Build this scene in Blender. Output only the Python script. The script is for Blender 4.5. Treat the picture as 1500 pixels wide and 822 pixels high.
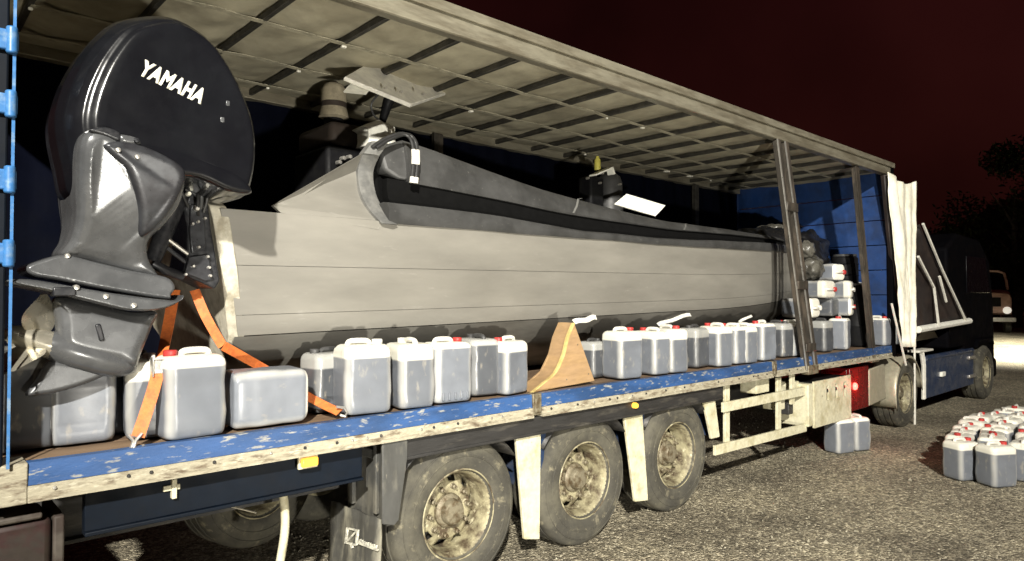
import bpy, math, random
from mathutils import Vector, Matrix, noise
R = math.radians
rnd = random.Random(7)
for o in list(bpy.data.objects): bpy.data.objects.remove(o)
scene = bpy.context.scene
col = scene.collection

# ------------------------------------------------------------------ camera, sky, lamps, exposure
CAM = Vector((0, 0, 2.05)); YAW = R(47.62); PITCH = R(1.26)
cd = bpy.data.cameras.new('camera'); cam = bpy.data.objects.new('camera', cd); col.objects.link(cam)
cd.lens = 24; cd.sensor_width = 36; cd.clip_end = 600; cd.clip_start = .05
cam.location = CAM; cam.rotation_euler = (R(90) + PITCH, 0, YAW - R(90))
scene.camera = cam
world = bpy.data.worlds.new('World'); scene.world = world; world.use_nodes = True
wn = world.node_tree.nodes; wl = world.node_tree.links
bg = wn['Background']; bg.inputs[1].default_value = 1.0
wtc = wn.new('ShaderNodeTexCoord'); wsx = wn.new('ShaderNodeSeparateXYZ'); wr = wn.new('ShaderNodeValToRGB')
wl.new(wtc.outputs['Generated'], wsx.inputs[0]); wl.new(wsx.outputs[2], wr.inputs[0]); wnz = wn.new('ShaderNodeTexNoise'); wnz.inputs['Scale'].default_value = 2.2; wnz.inputs['Detail'].default_value = 5; wl.new(wtc.outputs['Generated'], wnz.inputs[0])
wmr = wn.new('ShaderNodeMapRange'); wmr.inputs[1].default_value = .3; wmr.inputs[2].default_value = .7; wmr.inputs[3].default_value = .5; wmr.inputs[4].default_value = 1.35; wl.new(wnz.outputs[0], wmr.inputs[0])
whv = wn.new('ShaderNodeHueSaturation'); wl.new(wr.outputs[0], whv.inputs['Color']); wl.new(wmr.outputs[0], whv.inputs['Value']); wl.new(whv.outputs[0], bg.inputs[0])
wr.color_ramp.elements[0].position = 0.0; wr.color_ramp.elements[0].color = (.0175, .0034, .0026, 1)
wr.color_ramp.elements[1].position = .75; wr.color_ramp.elements[1].color = (.0120, .0020, .0026, 1)

def spot(name, loc, target, watts, size, radius, color, blend=.5):
    d = bpy.data.lights.new(name, 'SPOT'); o = bpy.data.objects.new(name, d); col.objects.link(o)
    o.location = loc; o.rotation_euler = (Vector(target) - Vector(loc)).to_track_quat('-Z', 'Y').to_euler()
    d.energy = watts; d.spot_size = R(size); d.shadow_soft_size = radius; d.color = color; d.spot_blend = blend
    return o
# mast floodlight behind the photographer, low car head lamp beside him, yard lamp far right
spot('flood_light', (-8.0, -9.5, 10.5), (7.0, 3.6, 1.0), 39000, 52, .25, (1, .955, .86), .4)
spot('head_lamp_beam', (.9, -2.4, .62), (5.2, 4.6, 3.3), 2300, 76, .10, (1, .955, .85), .7)
spot('yard_lamp', (30, 3.0, 7.5), (31, 7.2, .3), 36000, 110, .3, (1, .95, .78), .8)
vs = scene.view_settings
vs.view_transform = 'Standard'; vs.look = 'None'; vs.gamma = 1; vs.exposure = 0
scene.cycles.use_denoising = True
scene.cycles.max_bounces = 6

# ------------------------------------------------------------------ helpers
_F = Vector((math.cos(YAW), math.sin(YAW), 0)); _R = Vector((math.sin(YAW), -math.cos(YAW), 0)); _Z = Vector((0, 0, 1))
_FP = _F * math.cos(PITCH) + _Z * math.sin(PITCH); _UP = _Z * math.cos(PITCH) - _F * math.sin(PITCH)
def ray(px, py): return _FP + _R * ((px - 750) / 1000) - _UP * ((py - 411) / 1000)
def at(px, py, Y):
    d = ray(px, py); return CAM + d * (Y / d.y)
def atx(px, py, X):
    d = ray(px, py); return CAM + d * (X / d.x)
def atz(px, py, Z):
    d = ray(px, py); return CAM + d * ((Z - CAM.z) / d.z)
def lerp(a, b, t): return a + (b - a) * t

class MB:
    def __init__(s): s.v = []; s.f = []
    def add(s, vs_, fs):
        n = len(s.v); s.v += [tuple(v) for v in vs_]; s.f += [tuple(i + n for i in f) for f in fs]; return s
    def box(s, x0, x1, y0, y1, z0, z1, M=None):
        vs_ = [Vector((x, y, z)) for x in (x0, x1) for y in (y0, y1) for z in (z0, z1)]
        if M: vs_ = [M @ v for v in vs_]
        return s.add(vs_, [(0, 1, 3, 2), (4, 6, 7, 5), (0, 4, 5, 1), (2, 3, 7, 6), (0, 2, 6, 4), (1, 5, 7, 3)])
    def beam(s, a, b, w, h, up=(0, 0, 1)):
        a = Vector(a); b = Vector(b); d = (b - a).normalized(); u = Vector(up)
        r = d.cross(u).normalized(); u = r.cross(d)
        vs_ = [p + r * (i * w / 2) + u * (j * h / 2) for p in (a, b) for i in (-1, 1) for j in (-1, 1)]
        return s.add(vs_, [(0, 1, 3, 2), (4, 6, 7, 5), (0, 4, 5, 1), (2, 3, 7, 6), (0, 2, 6, 4), (1, 5, 7, 3)])
    def tube(s, path, r, n=10, cap=True):
        path = [Vector(p) for p in path]; rr = r if isinstance(r, (list, tuple)) else [r] * len(path)
        rings = []; ref = None
        for i, p in enumerate(path):
            d = (path[min(i + 1, len(path) - 1)] - path[max(i - 1, 0)]).normalized()
            if ref is None: ref = Vector((0, 0, 1)) if abs(d.z) < .9 else Vector((1, 0, 0))
            a = d.cross(ref).normalized(); b = a.cross(d); ref = b
            rings.append([p + (a * math.cos(k * 2 * math.pi / n) + b * math.sin(k * 2 * math.pi / n)) * rr[i] for k in range(n)])
        return s.loft(rings, cap)
    def loft(s, rings, cap=True, closed=True):
        n = len(rings[0]); base = len(s.v)
        for r_ in rings: s.v += [tuple(v) for v in r_]
        for i in range(len(rings) - 1):
            for k in range(n if closed else n - 1):
                a = base + i * n + k; b = base + i * n + (k + 1) % n
                s.f.append((a, b, b + n, a + n))
        if cap:
            s.f.append(tuple(base + k for k in reversed(range(n)))); s.f.append(tuple(base + (len(rings) - 1) * n + k for k in range(n)))
        return s
    def lathe(s, prof, c, axis='y', n=32, cap=False):
        # prof: (radius, offset along axis)
        c = Vector(c); rings = []
        for r_, o in prof:
            ring = []
            for k in range(n):
                a = 2 * math.pi * k / n
                if axis == 'y': ring.append(c + Vector((r_ * math.cos(a), o, r_ * math.sin(a))))
                elif axis == 'z': ring.append(c + Vector((r_ * math.cos(a), r_ * math.sin(a), o)))
                else: ring.append(c + Vector((o, r_ * math.cos(a), r_ * math.sin(a))))
            rings.append(ring)
        return s.loft(rings, cap)
    def prism(s, pts, y0, y1):
        # outline in x,z extruded along y
        return s.loft([[Vector((p[0], y0, p[1])) for p in pts], [Vector((p[0], y1, p[1])) for p in pts]])
    def ribbon(s, path, w, t=.004, side=None):
        path = [Vector(p) for p in path]; rings = []
        for i, p in enumerate(path):
            d = (path[min(i + 1, len(path) - 1)] - path[max(i - 1, 0)]).normalized()
            sd = Vector(side) if side else Vector((1, 0, 0))
            sd = (sd - d * sd.dot(d)).normalized(); nn = d.cross(sd)
            rings.append([p + sd * w / 2 + nn * t / 2, p - sd * w / 2 + nn * t / 2, p - sd * w / 2 - nn * t / 2, p + sd * w / 2 - nn * t / 2])
        return s.loft(rings)
    def build(s, name, mat, parent=None, smooth=False, bevel=0, sub=0, origin=None, seg=2):
        me = bpy.data.meshes.new(name)
        vs_ = s.v
        if origin is not None:
            vs_ = [(v[0] - origin[0], v[1] - origin[1], v[2] - origin[2]) for v in s.v]
        me.from_pydata(vs_, [], s.f); me.update()
        import bmesh
        bm = bmesh.new(); bm.from_mesh(me); bmesh.ops.recalc_face_normals(bm, faces=bm.faces); bm.to_mesh(me); bm.free()
        me.materials.append(MATS[mat] if isinstance(mat, str) else mat)
        o = bpy.data.objects.new(name, me); col.objects.link(o)
        if parent is not None: o.parent = parent
        if origin is not None: o.location = origin
        if smooth:
            for p in me.polygons: p.use_smooth = True
            if smooth != 'all':
                try: me.set_sharp_from_angle(angle=R(38))
                except Exception: pass
        if bevel:
            m = o.modifiers.new('bevel', 'BEVEL'); m.width = bevel; m.segments = seg; m.limit_method = 'ANGLE'; m.angle_limit = R(40)
            m.harden_normals = False
            for p in me.polygons: p.use_smooth = True
            try: me.set_sharp_from_angle(angle=R(38))
            except Exception: pass
        if sub:
            m = o.modifiers.new('sub', 'SUBSURF'); m.levels = sub; m.render_levels = sub
        return o

def empty(name, loc=(0, 0, 0), label=None, cat=None, group=None, rz=0):
    o = bpy.data.objects.new(name, None); col.objects.link(o); o.location = loc; o.rotation_euler = (0, 0, rz)
    tag(o, label, cat, group); return o
def tag(o, label=None, cat=None, group=None, kind=None):
    if label: o['label'] = label
    if cat: o['category'] = cat
    if group: o['group'] = group
    if kind: o['kind'] = kind
    return o
def copy_tree(o, parent=None):
    c = o.copy(); col.objects.link(c)
    if parent is not None: c.parent = parent
    for ch in list(o.children): copy_tree(ch, c)
    return c
def catmull(pts, n=6, closed=True):
    out = []; m = len(pts)
    for i in range(m if closed else m - 1):
        if closed: p0, p1, p2, p3 = [Vector(pts[(i + k) % m]) for k in (-1, 0, 1, 2)]
        else: p0, p1, p2, p3 = [Vector(pts[min(max(i + k, 0), m - 1)]) for k in (-1, 0, 1, 2)]
        for j in range(n):
            t = j / n
            out.append(.5 * ((2 * p1) + (-p0 + p2) * t + (2 * p0 - 5 * p1 + 4 * p2 - p3) * t * t + (-p0 + 3 * p1 - 3 * p2 + p3) * t ** 3))
    if not closed: out.append(Vector(pts[-1]))
    return out

# ------------------------------------------------------------------ materials
MATS = {}
def mat(name, c1, rough=.6, metal=0, c2=None, scale=6, lo=.45, hi=.6, bump=0, bscale=60, detail=8, c3=None, s3=20, lo3=.6, hi3=.7,
        stretch=(1, 1, 1), coat=0, rvar=.12, spec=.5, emit=None, estr=0, alpha=1, rand=0):
    m = bpy.data.materials.new(name); m.use_nodes = True; nt = m.node_tree; N = nt.nodes; L = nt.links
    b = N['Principled BSDF']; b.inputs['Metallic'].default_value = metal
    b.inputs['Specular IOR Level'].default_value = spec
    if coat: b.inputs['Coat Weight'].default_value = coat; b.inputs['Coat Roughness'].default_value = .08
    tc = N.new('ShaderNodeTexCoord'); mp = N.new('ShaderNodeMapping'); mp.inputs['Scale'].default_value = stretch
    L.new(tc.outputs['Object'], mp.inputs[0])
    def tex(sc, dt, off=0):
        t = N.new('ShaderNodeTexNoise'); t.inputs['Scale'].default_value = sc; t.inputs['Detail'].default_value = dt
        t.inputs['Roughness'].default_value = .62; L.new(mp.outputs[0], t.inputs[0]); return t
    def ramp(src, lo_, hi_):
        r = N.new('ShaderNodeMapRange'); r.inputs[1].default_value = lo_; r.inputs[2].default_value = hi_; L.new(src, r.inputs[0]); return r.outputs[0]
    def mix(fac, a, c):
        x = N.new('ShaderNodeMix'); x.data_type = 'RGBA'; L.new(fac, x.inputs[0])
        if isinstance(a, tuple): x.inputs[6].default_value = (*a, 1)
        else: L.new(a, x.inputs[6])
        x.inputs[7].default_value = (*c, 1); return x.outputs[2]
    out = c1
    base = tex(scale, detail)
    if c2: out = mix(ramp(base.outputs[0], lo, hi), out, c2)
    if c3: out = mix(ramp(tex(s3, detail).outputs[0], lo3, hi3), out, c3)
    # fine brightness variation
    hv = N.new('ShaderNodeHueSaturation'); hv.inputs['Color'].default_value = (*c1, 1)
    if not isinstance(out, tuple): L.new(out, hv.inputs['Color'])
    vv = N.new('ShaderNodeMapRange'); vv.inputs[1].default_value = .3; vv.inputs[2].default_value = .7; vv.inputs[3].default_value = .84; vv.inputs[4].default_value = 1.14
    L.new(tex(scale * 3.3, 6).outputs[0], vv.inputs[0])
    if rand:
        oi = N.new('ShaderNodeObjectInfo'); mm = N.new('ShaderNodeMath'); mm.operation = 'MULTIPLY_ADD'
        L.new(oi.outputs['Random'], mm.inputs[0]); mm.inputs[1].default_value = rand; mm.inputs[2].default_value = 1 - rand / 2
        m2 = N.new('ShaderNodeMath'); m2.operation = 'MULTIPLY'; L.new(mm.outputs[0], m2.inputs[0]); L.new(vv.outputs[0], m2.inputs[1]); L.new(m2.outputs[0], hv.inputs['Value'])
    else: L.new(vv.outputs[0], hv.inputs['Value'])
    L.new(hv.outputs[0], b.inputs['Base Color'])
    rr = N.new('ShaderNodeMapRange'); rr.inputs[1].default_value = .3; rr.inputs[2].default_value = .7
    rr.inputs[3].default_value = max(rough - rvar, .03); rr.inputs[4].default_value = min(rough + rvar, 1)
    L.new(tex(scale * 1.7, 5).outputs[0], rr.inputs[0]); L.new(rr.outputs[0], b.inputs['Roughness'])
    if bump:
        bp = N.new('ShaderNodeBump'); bp.inputs['Strength'].default_value = bump; bp.inputs['Distance'].default_value = .01
        L.new(tex(bscale, 5).outputs[0], bp.inputs['Height']); L.new(bp.outputs[0], b.inputs['Normal'])
    if emit:
        b.inputs['Emission Color'].default_value = (*emit, 1); b.inputs['Emission Strength'].default_value = estr
    MATS[name] = m; return m

mat('hull_paint', (.198, .189, .165), .48, c2=(.176, .168, .147), scale=1.1, lo=.4, hi=.68, c3=(.23, .22, .195), s3=18, lo3=.63, hi3=.74, bump=.05, bscale=180, stretch=(.35, 1, 1.4))
mat('hull_bottom', (.13, .125, .11), .4, c2=(.085, .08, .07), scale=2.5, bump=.1, bscale=90, stretch=(.3, 1, 1))
mat('transom_paint', (.50, .47, .38), .5, c2=(.30, .27, .20), scale=9, lo=.48, hi=.66, bump=.15, bscale=50)
mat('bulwark_grey', (.048, .048, .047), .5, c2=(.033, .033, .032), scale=3, c3=(.11, .11, .10), s3=30, lo3=.64, hi3=.72, bump=.12, bscale=90)
mat('bulwark_trim', (.16, .158, .148), .5, c2=(.11, .11, .105), scale=8, bump=.1)
mat('deck_grey', (.12, .12, .12), .7)
mat('cowl_black', (.005, .0053, .0068), .2, c2=(.0065, .007, .0085), scale=3, coat=.35, rvar=.06, bump=.01, bscale=200)
mat('motor_silver', (.105, .108, .112), .26, metal=.35, c2=(.085, .088, .092), scale=4, rvar=.08, bump=.02, bscale=150, spec=.6)
mat('motor_dark', (.045, .047, .052), .33, metal=.4, c2=(.03, .03, .034), scale=8, rvar=.1)
mat('bracket_black', (.02, .021, .024), .35, metal=.3, c2=(.04, .04, .043), scale=20)
mat('letter_cream', (.86, .84, .72), .4)
mat('prop_steel', (.50, .47, .39), .3, metal=.7, c2=(.44, .41, .33), scale=4)
mat('bolt_steel', (.62, .60, .55), .35, metal=.8)
mat('blue_paint', (.028, .078, .21), .5, c2=(.02, .054, .14), scale=3, c3=(.27, .27, .25), s3=19, lo3=.57, hi3=.65, bump=.25, bscale=70, stretch=(.5, 1, 2))
mat('rust_strip', (.33, .30, .22), .65, c2=(.11, .08, .05), scale=13, lo=.5, hi=.66, c3=(.45, .42, .32), s3=22, lo3=.55, hi3=.66, bump=.4, bscale=60, stretch=(.6, 1, 2))
mat('navy_paint', (.0016, .0045, .010), .6, c2=(.003, .005, .009), scale=4, spec=.2)
mat('chassis_black', (.022, .021, .020), .55, c2=(.075, .068, .055), scale=6, lo=.52, hi=.72, bump=.2, bscale=60, stretch=(.5, 1, 2.5))
mat('fender_plastic', (.06, .06, .056), .5, c2=(.17, .16, .13), scale=5, lo=.5, hi=.7, bump=.08, c3=(.22, .2, .16), s3=24, lo3=.64, hi3=.72, stretch=(1, 1, .35))
mat('flap_rubber', (.06, .058, .05), .7, c2=(.24, .225, .17), scale=8, lo=.46, hi=.7, bump=.15, stretch=(1, 1, .3))
mat('print_white', (.62, .60, .5), .6, c2=(.3, .29, .25), scale=40)
mat('cream_paint', (.56, .53, .38), .6, c2=(.40, .36, .22), scale=7, lo=.48, hi=.66, c3=(.13, .09, .05), s3=12, lo3=.66, hi3=.72, bump=.2, bscale=60)
mat('tyre_rubber', (.045, .042, .033), .85, c2=(.105, .097, .07), scale=4, lo=.42, hi=.70, bump=.3, bscale=70, c3=(.19, .17, .115), s3=11, lo3=.58, hi3=.7)
mat('rim_steel', (.31, .28, .175), .6, metal=.1, c2=(.07, .05, .03), scale=9, lo=.42, hi=.62, bump=.25, bscale=50, c3=(.48, .44, .30), s3=22, lo3=.58, hi3=.68)
mat('hub_iron', (.20, .175, .12), .55, metal=.3, c2=(.09, .065, .035), scale=16, bump=.3, bscale=40)
mat('roof_sheet', (.37, .34, .245), .75, c2=(.26, .235, .165), scale=1.6, lo=.42, hi=.62, bump=.15, bscale=14)
mat('roof_strap', (.40, .37, .27), .7, c2=(.28, .26, .19), scale=12, bump=.1)
mat('bow_steel', (.028, .026, .021), .6, metal=.1, c2=(.05, .046, .036), scale=10)
mat('roof_rail', (.26, .24, .18), .42, metal=.45, c2=(.18, .16, .115), scale=5, bump=.08, bscale=50, stretch=(.4, 1, 2))
mat('clip_white', (.8, .78, .68), .5)
mat('post_steel', (.05, .044, .036), .45, metal=.35, c2=(.11, .09, .07), scale=8, stretch=(1, 1, .3), bump=.1)
mat('headboard_blue', (.007, .034, .13), .55, c2=(.005, .023, .085), scale=3, bump=.1)
mat('pillar_blue', (.04, .15, .36), .4, c2=(.16, .25, .36), scale=14, lo=.54, hi=.68)
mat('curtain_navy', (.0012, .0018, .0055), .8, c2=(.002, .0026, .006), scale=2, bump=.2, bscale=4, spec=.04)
mat('curtain_cream', (.84, .81, .68), .6, c2=(.78, .74, .60), scale=3, bump=.1, bscale=20)
mat('curtain_dark', (.018, .013, .012), .6, c2=(.03, .02, .016), scale=3)
mat('wood_deck', (.20, .13, .075), .75, c2=(.12, .075, .045), scale=5, bump=.3, bscale=50, stretch=(.2, 2, 1))
mat('plywood', (.32, .205, .105), .65, c2=(.33, .21, .10), scale=3, bump=.1, stretch=(1, 1, 4))
mat('plywood_edge', (.56, .44, .17), .65, c2=(.44, .33, .12), scale=8)
mat('strap_orange', (.62, .16, .035), .6, c2=(.50, .12, .03), scale=20, bump=.15, bscale=200)
mat('cap_red', (.42, .035, .03), .45, c2=(.34, .03, .03), scale=9)
mat('handle_white', (.70, .69, .63), .5, c2=(.60, .58, .52), scale=8)
mat('white_panel', (.68, .66, .58), .45, c2=(.58, .56, .50), scale=5)
mat('white_paper', (.84, .83, .74), .6)
mat('dark_gear', (.006, .006, .007), .6, c2=(.009, .009, .009), scale=8, spec=.12)
mat('grey_gear', (.045, .045, .045), .5)
mat('beige_cover', (.30, .26, .18), .8, c2=(.22, .19, .13), scale=9, bump=.3, bscale=40)
mat('dark_band', (.028, .019, .013), .8)
mat('yellow_plastic', (.55, .50, .10), .5)
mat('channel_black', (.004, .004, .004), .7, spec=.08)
mat('hose_black', (.02, .02, .02), .4)
mat('bag_clear', (.10, .095, .08), .3, c2=(.04, .037, .03), scale=7, bump=.5, bscale=18)
mat('black_tarp', (.006, .006, .007), .35, c2=(.009, .009, .010), scale=4, bump=.6, bscale=8)
mat('tractor_dark', (.0018, .0018, .0026), .7, c2=(.003, .0025, .003), scale=4, spec=.03)
mat('tractor_blue', (.016, .032, .075), .35, c2=(.05, .06, .09), scale=6)
mat('tank_alloy', (.40, .37, .27), .4, metal=.3, c2=(.4, .37, .28), scale=6)
mat('lamp_red', (.5, .01, .01), .3, emit=(1, .10, .07), estr=7)
mat('red_lit_panel', (.10, .004, .004), .3)  # red light of the rear lamp put into the panel colour
mat('lens_old', (.022, .006, .005), .6, c2=(.02, .014, .01), scale=8)
mat('guard_rusty', (.06, .05, .04), .7, c2=(.03, .02, .015), scale=9)
mat('lamp_amber', (.6, .28, .03), .3, emit=(1, .5, .06), estr=1.6)
mat('old_truck', (.46, .30, .24), .45, c2=(.36, .22, .17), scale=2)
mat('head_lamp', (.8, .8, .75), .2, emit=(1, .93, .8), estr=.6)
mat('bark', (.05, .04, .03), .9, bump=.4, bscale=20)
mat('leaf', (.018, .025, .010), .8, c2=(.026, .032, .014), scale=2, spec=.1)
mat('stone', (.34, .31, .23), .8, c2=(.17, .155, .115), scale=3, lo=.4, hi=.6)
mat('glass_dark', (.003, .003, .004), .3, spec=.1)

def can_material(name, top, low):
    # translucent plastic: milky white where empty, blue grey where fuel stands behind the wall
    m = bpy.data.materials.new(name); m.use_nodes = True; nt = m.node_tree; N = nt.nodes; L = nt.links; b = N['Principled BSDF']
    tc = N.new('ShaderNodeTexCoord'); sx = N.new('ShaderNodeSeparateXYZ'); L.new(tc.outputs['Object'], sx.inputs[0])
    oi = N.new('ShaderNodeObjectInfo')
    lev = N.new('ShaderNodeMapRange'); lev.inputs[3].default_value = .295; lev.inputs[4].default_value = .385; L.new(oi.outputs['Random'], lev.inputs[0])
    df = N.new('ShaderNodeMath'); df.operation = 'SUBTRACT'; L.new(sx.outputs[2], df.inputs[0]); L.new(lev.outputs[0], df.inputs[1])
    mr = N.new('ShaderNodeMapRange'); mr.inputs[1].default_value = -.006; mr.inputs[2].default_value = .006; L.new(df.outputs[0], mr.inputs[0])
    nz = N.new('ShaderNodeTexNoise'); nz.inputs['Scale'].default_value = 9; nz.inputs['Detail'].default_value = 6; L.new(tc.outputs['Object'], nz.inputs[0])
    mx = N.new('ShaderNodeMix'); mx.data_type = 'RGBA'; L.new(mr.outputs[0], mx.inputs[0])
    lowm = N.new('ShaderNodeMix'); lowm.data_type = 'RGBA'; L.new(nz.outputs[0], lowm.inputs[0])
    lowm.inputs[6].default_value = (low[0] * .8, low[1] * .8, low[2] * .8, 1); lowm.inputs[7].default_value = (low[0] * 1.25, low[1] * 1.25, low[2] * 1.22, 1)
    # corners painted paler, standing in for light caught at the rounded edges
    def fall(o_, lo_, hi_):
        ab = N.new('ShaderNodeMath'); ab.operation = 'ABSOLUTE'; L.new(o_, ab.inputs[0])
        r_ = N.new('ShaderNodeMapRange'); r_.interpolation_type = 'SMOOTHSTEP'; r_.inputs[1].default_value = lo_; r_.inputs[2].default_value = hi_; L.new(ab.outputs[0], r_.inputs[0]); return r_.outputs[0]
    cm = N.new('ShaderNodeMath'); cm.operation = 'MULTIPLY'; L.new(fall(sx.outputs[0], .095, .150), cm.inputs[0]); L.new(fall(sx.outputs[1], .065, .122), cm.inputs[1])
    cn = N.new('ShaderNodeMath'); cn.operation = 'MULTIPLY'; cn.inputs[1].default_value = .62; L.new(cm.outputs[0], cn.inputs[0])
    cx = N.new('ShaderNodeMix'); cx.data_type = 'RGBA'; L.new(cn.outputs[0], cx.inputs[0]); L.new(lowm.outputs[2], cx.inputs[6]); cx.inputs[7].default_value = (top[0] * .8, top[1] * .8, top[2] * .82, 1)
    L.new(cx.outputs[2], mx.inputs[6]); mx.inputs[7].default_value = (*top, 1)
    hv = N.new('ShaderNodeHueSaturation'); L.new(mx.outputs[2], hv.inputs['Color'])
    vm = N.new('ShaderNodeMapRange'); vm.inputs[3].default_value = .82; vm.inputs[4].default_value = 1.15; L.new(oi.outputs['Random'], vm.inputs[0]); L.new(vm.outputs[0], hv.inputs['Value'])
    # dusty scuffs
    d2 = N.new('ShaderNodeTexNoise'); d2.inputs['Scale'].default_value = 22; d2.inputs['Detail'].default_value = 8
    mpp = N.new('ShaderNodeMapping'); mpp.inputs['Scale'].default_value = (1, 1, .5); L.new(tc.outputs['Object'], mpp.inputs[0])
    rm = N.new('ShaderNodeMath'); rm.operation = 'MULTIPLY'; rm.inputs[1].default_value = 40; L.new(oi.outputs['Random'], rm.inputs[0]); L.new(rm.outputs[0], mpp.inputs['Location']); L.new(mpp.outputs[0], d2.inputs[0])
    dr = N.new('ShaderNodeMapRange'); dr.inputs[1].default_value = .6; dr.inputs[2].default_value = .75; dr.inputs[4].default_value = .5; L.new(d2.outputs[0], dr.inputs[0])
    dm = N.new('ShaderNodeMix'); dm.data_type = 'RGBA'; L.new(dr.outputs[0], dm.inputs[0]); L.new(hv.outputs[0], dm.inputs[6]); dm.inputs[7].default_value = (.40, .36, .28, 1)
    L.new(dm.outputs[2], b.inputs['Base Color'])
    b.inputs['Roughness'].default_value = .32; b.inputs['Specular IOR Level'].default_value = .5
    b.inputs['Subsurface Weight'].default_value = .25; b.inputs['Subsurface Radius'].default_value = (.02, .02, .02)
    bp = N.new('ShaderNodeBump'); bp.inputs['Strength'].default_value = .15; bp.inputs['Distance'].default_value = .01; L.new(nz.outputs[0], bp.inputs['Height']); L.new(bp.outputs[0], b.inputs['Normal'])
    MATS[name] = m
can_material('can_plastic', (.74, .72, .63), (.150, .162, .186))
can_material('can_plastic_shaded', (.36, .36, .34), (.075, .08, .09))  # same plastic with the shade put into the colour, for cans standing in shadow

def ground_material():
    m = bpy.data.materials.new('ground_gravel'); m.use_nodes = True; nt = m.node_tree; N = nt.nodes; L = nt.links; b = N['Principled BSDF']
    tc = N.new('ShaderNodeTexCoord')
    def nz(s, d, r=.6):
        t = N.new('ShaderNodeTexNoise'); t.inputs['Scale'].default_value = s; t.inputs['Detail'].default_value = d; t.inputs['Roughness'].default_value = r
        L.new(tc.outputs['Object'], t.inputs[0]); return t.outputs[0]
    def ramp(src, pts):
        r = N.new('ShaderNodeValToRGB'); L.new(src, r.inputs[0]); e = r.color_ramp.elements
        while len(e) < len(pts): e.new(.5)
        for i, (p, c) in enumerate(pts): e[i].position = p; e[i].color = (*c, 1)
        return r.outputs[0]
    v = N.new('ShaderNodeTexVoronoi'); v.inputs['Scale'].default_value = 52; L.new(tc.outputs['Object'], v.inputs[0])
    vc = N.new('ShaderNodeSeparateColor'); L.new(v.outputs['Color'], vc.inputs[0])
    c1 = ramp(vc.outputs[0], [(0, (.13, .115, .08)), (.45, (.29, .258, .185)), (.8, (.43, .39, .285)), (1, (.72, .66, .50))])
    c2 = ramp(nz(.75, 9, .68), [(.34, (.42, .40, .38)), (.5, (.85, .83, .8)), (.66, (1.2, 1.17, 1.1))])
    mu = N.new('ShaderNodeMix'); mu.data_type = 'RGBA'; mu.blend_type = 'MULTIPLY'; mu.inputs[0].default_value = 1; L.new(c1, mu.inputs[6]); L.new(c2, mu.inputs[7])
    c3 = ramp(nz(14, 8, .7), [(.38, (.5, .5, .5)), (.62, (1.3, 1.3, 1.3))])
    m2 = N.new('ShaderNodeMix'); m2.data_type = 'RGBA'; m2.blend_type = 'MULTIPLY'; m2.inputs[0].default_value = 1; L.new(mu.outputs[2], m2.inputs[6]); L.new(c3, m2.inputs[7])
    L.new(m2.outputs[2], b.inputs['Base Color']); b.inputs['Roughness'].default_value = .75
    ad = N.new('ShaderNodeMath'); ad.operation = 'MULTIPLY_ADD'; L.new(v.outputs['Distance'], ad.inputs[0]); ad.inputs[1].default_value = -1.0; L.new(nz(26, 8, .7), ad.inputs[2])
    bp = N.new('ShaderNodeBump'); bp.inputs['Strength'].default_value = .9; bp.inputs['Distance'].default_value = .025; L.new(ad.outputs[0], bp.inputs['Height']); L.new(bp.outputs[0], b.inputs['Normal'])
    MATS['ground_gravel'] = m
ground_material()

# ------------------------------------------------------------------ ground
g = MB()
GN = 60
def gh(x, y): return .012 * noise.noise(Vector((x * .8, y * .8, 0)))
xs = [-300, -100, -40, -20] + [-10 + i * .5 for i in range(0, 61)] + [24, 32, 45, 70, 120, 300]
ys = [-300, -100, -40, -20, -10, -5] + [-3 + i * .5 for i in range(0, 25)] + [12, 18, 30, 50, 90, 300]
g.v = [(x, y, gh(x, y) if -10 < x < 20 and -3 < y < 9 else 0) for x in xs for y in ys]
ny = len(ys)
g.f = [(i * ny + j, (i + 1) * ny + j, (i + 1) * ny + j + 1, i * ny + j + 1) for i in range(len(xs) - 1) for j in range(ny - 1)]
ground = g.build('ground', 'ground_gravel', smooth='all'); tag(ground, kind='structure')

gv = MB()
for i in range(9000):
    t = rnd.random(); d = 3.2 + 17 * t ** 1.6; a = R(rnd.uniform(-2, 66))
    x = d * math.cos(a); y = d * math.sin(a)
    r_ = rnd.uniform(.004, .013) * (1 + 1.6 * (rnd.random() < .02)); z = gh(x, y) + r_ * .25
    q = [Vector((1, 0, 0)), Vector((0, 1, 0)), Vector((-1, 0, 0)), Vector((0, -1, 0)), Vector((0, 0, .8)), Vector((0, 0, -.6))]
    ro = Matrix.Rotation(rnd.random() * 6.28, 3, 'Z')
    q = [ro @ (v * r_ * rnd.uniform(.6, 1.3)) + Vector((x, y, z)) for v in q]
    gv.add(q, [(0, 1, 4), (1, 2, 4), (2, 3, 4), (3, 0, 4), (1, 0, 5), (2, 1, 5), (3, 2, 5), (0, 3, 5)])
gvo = gv.build('gravel', 'stone'); tag(gvo, 'loose pale gravel scattered over the yard', 'gravel', kind='stuff')

# ------------------------------------------------------------------ trailer
YS = 3.70; YF = 6.22; XR = .345; XH = 11.0; DZ = 1.30; RZ = 3.83
tr = empty('curtain_side_trailer', ((XR + XH) / 2, (YS + YF) / 2, 0),
           'blue railed curtain side semi trailer with open side carrying the grey boat', 'trailer')
def ch(mb, name, m, parent=tr, **k):
    o = mb.build(name, m, None, **k)
    par = parent; o.parent = par
    # keep world placement: parents sit only at translations
    wp = Vector((0, 0, 0)); p = par
    while p is not None: wp += p.location; p = p.parent
    o.location = Vector(o.location) - wp
    return o
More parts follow.
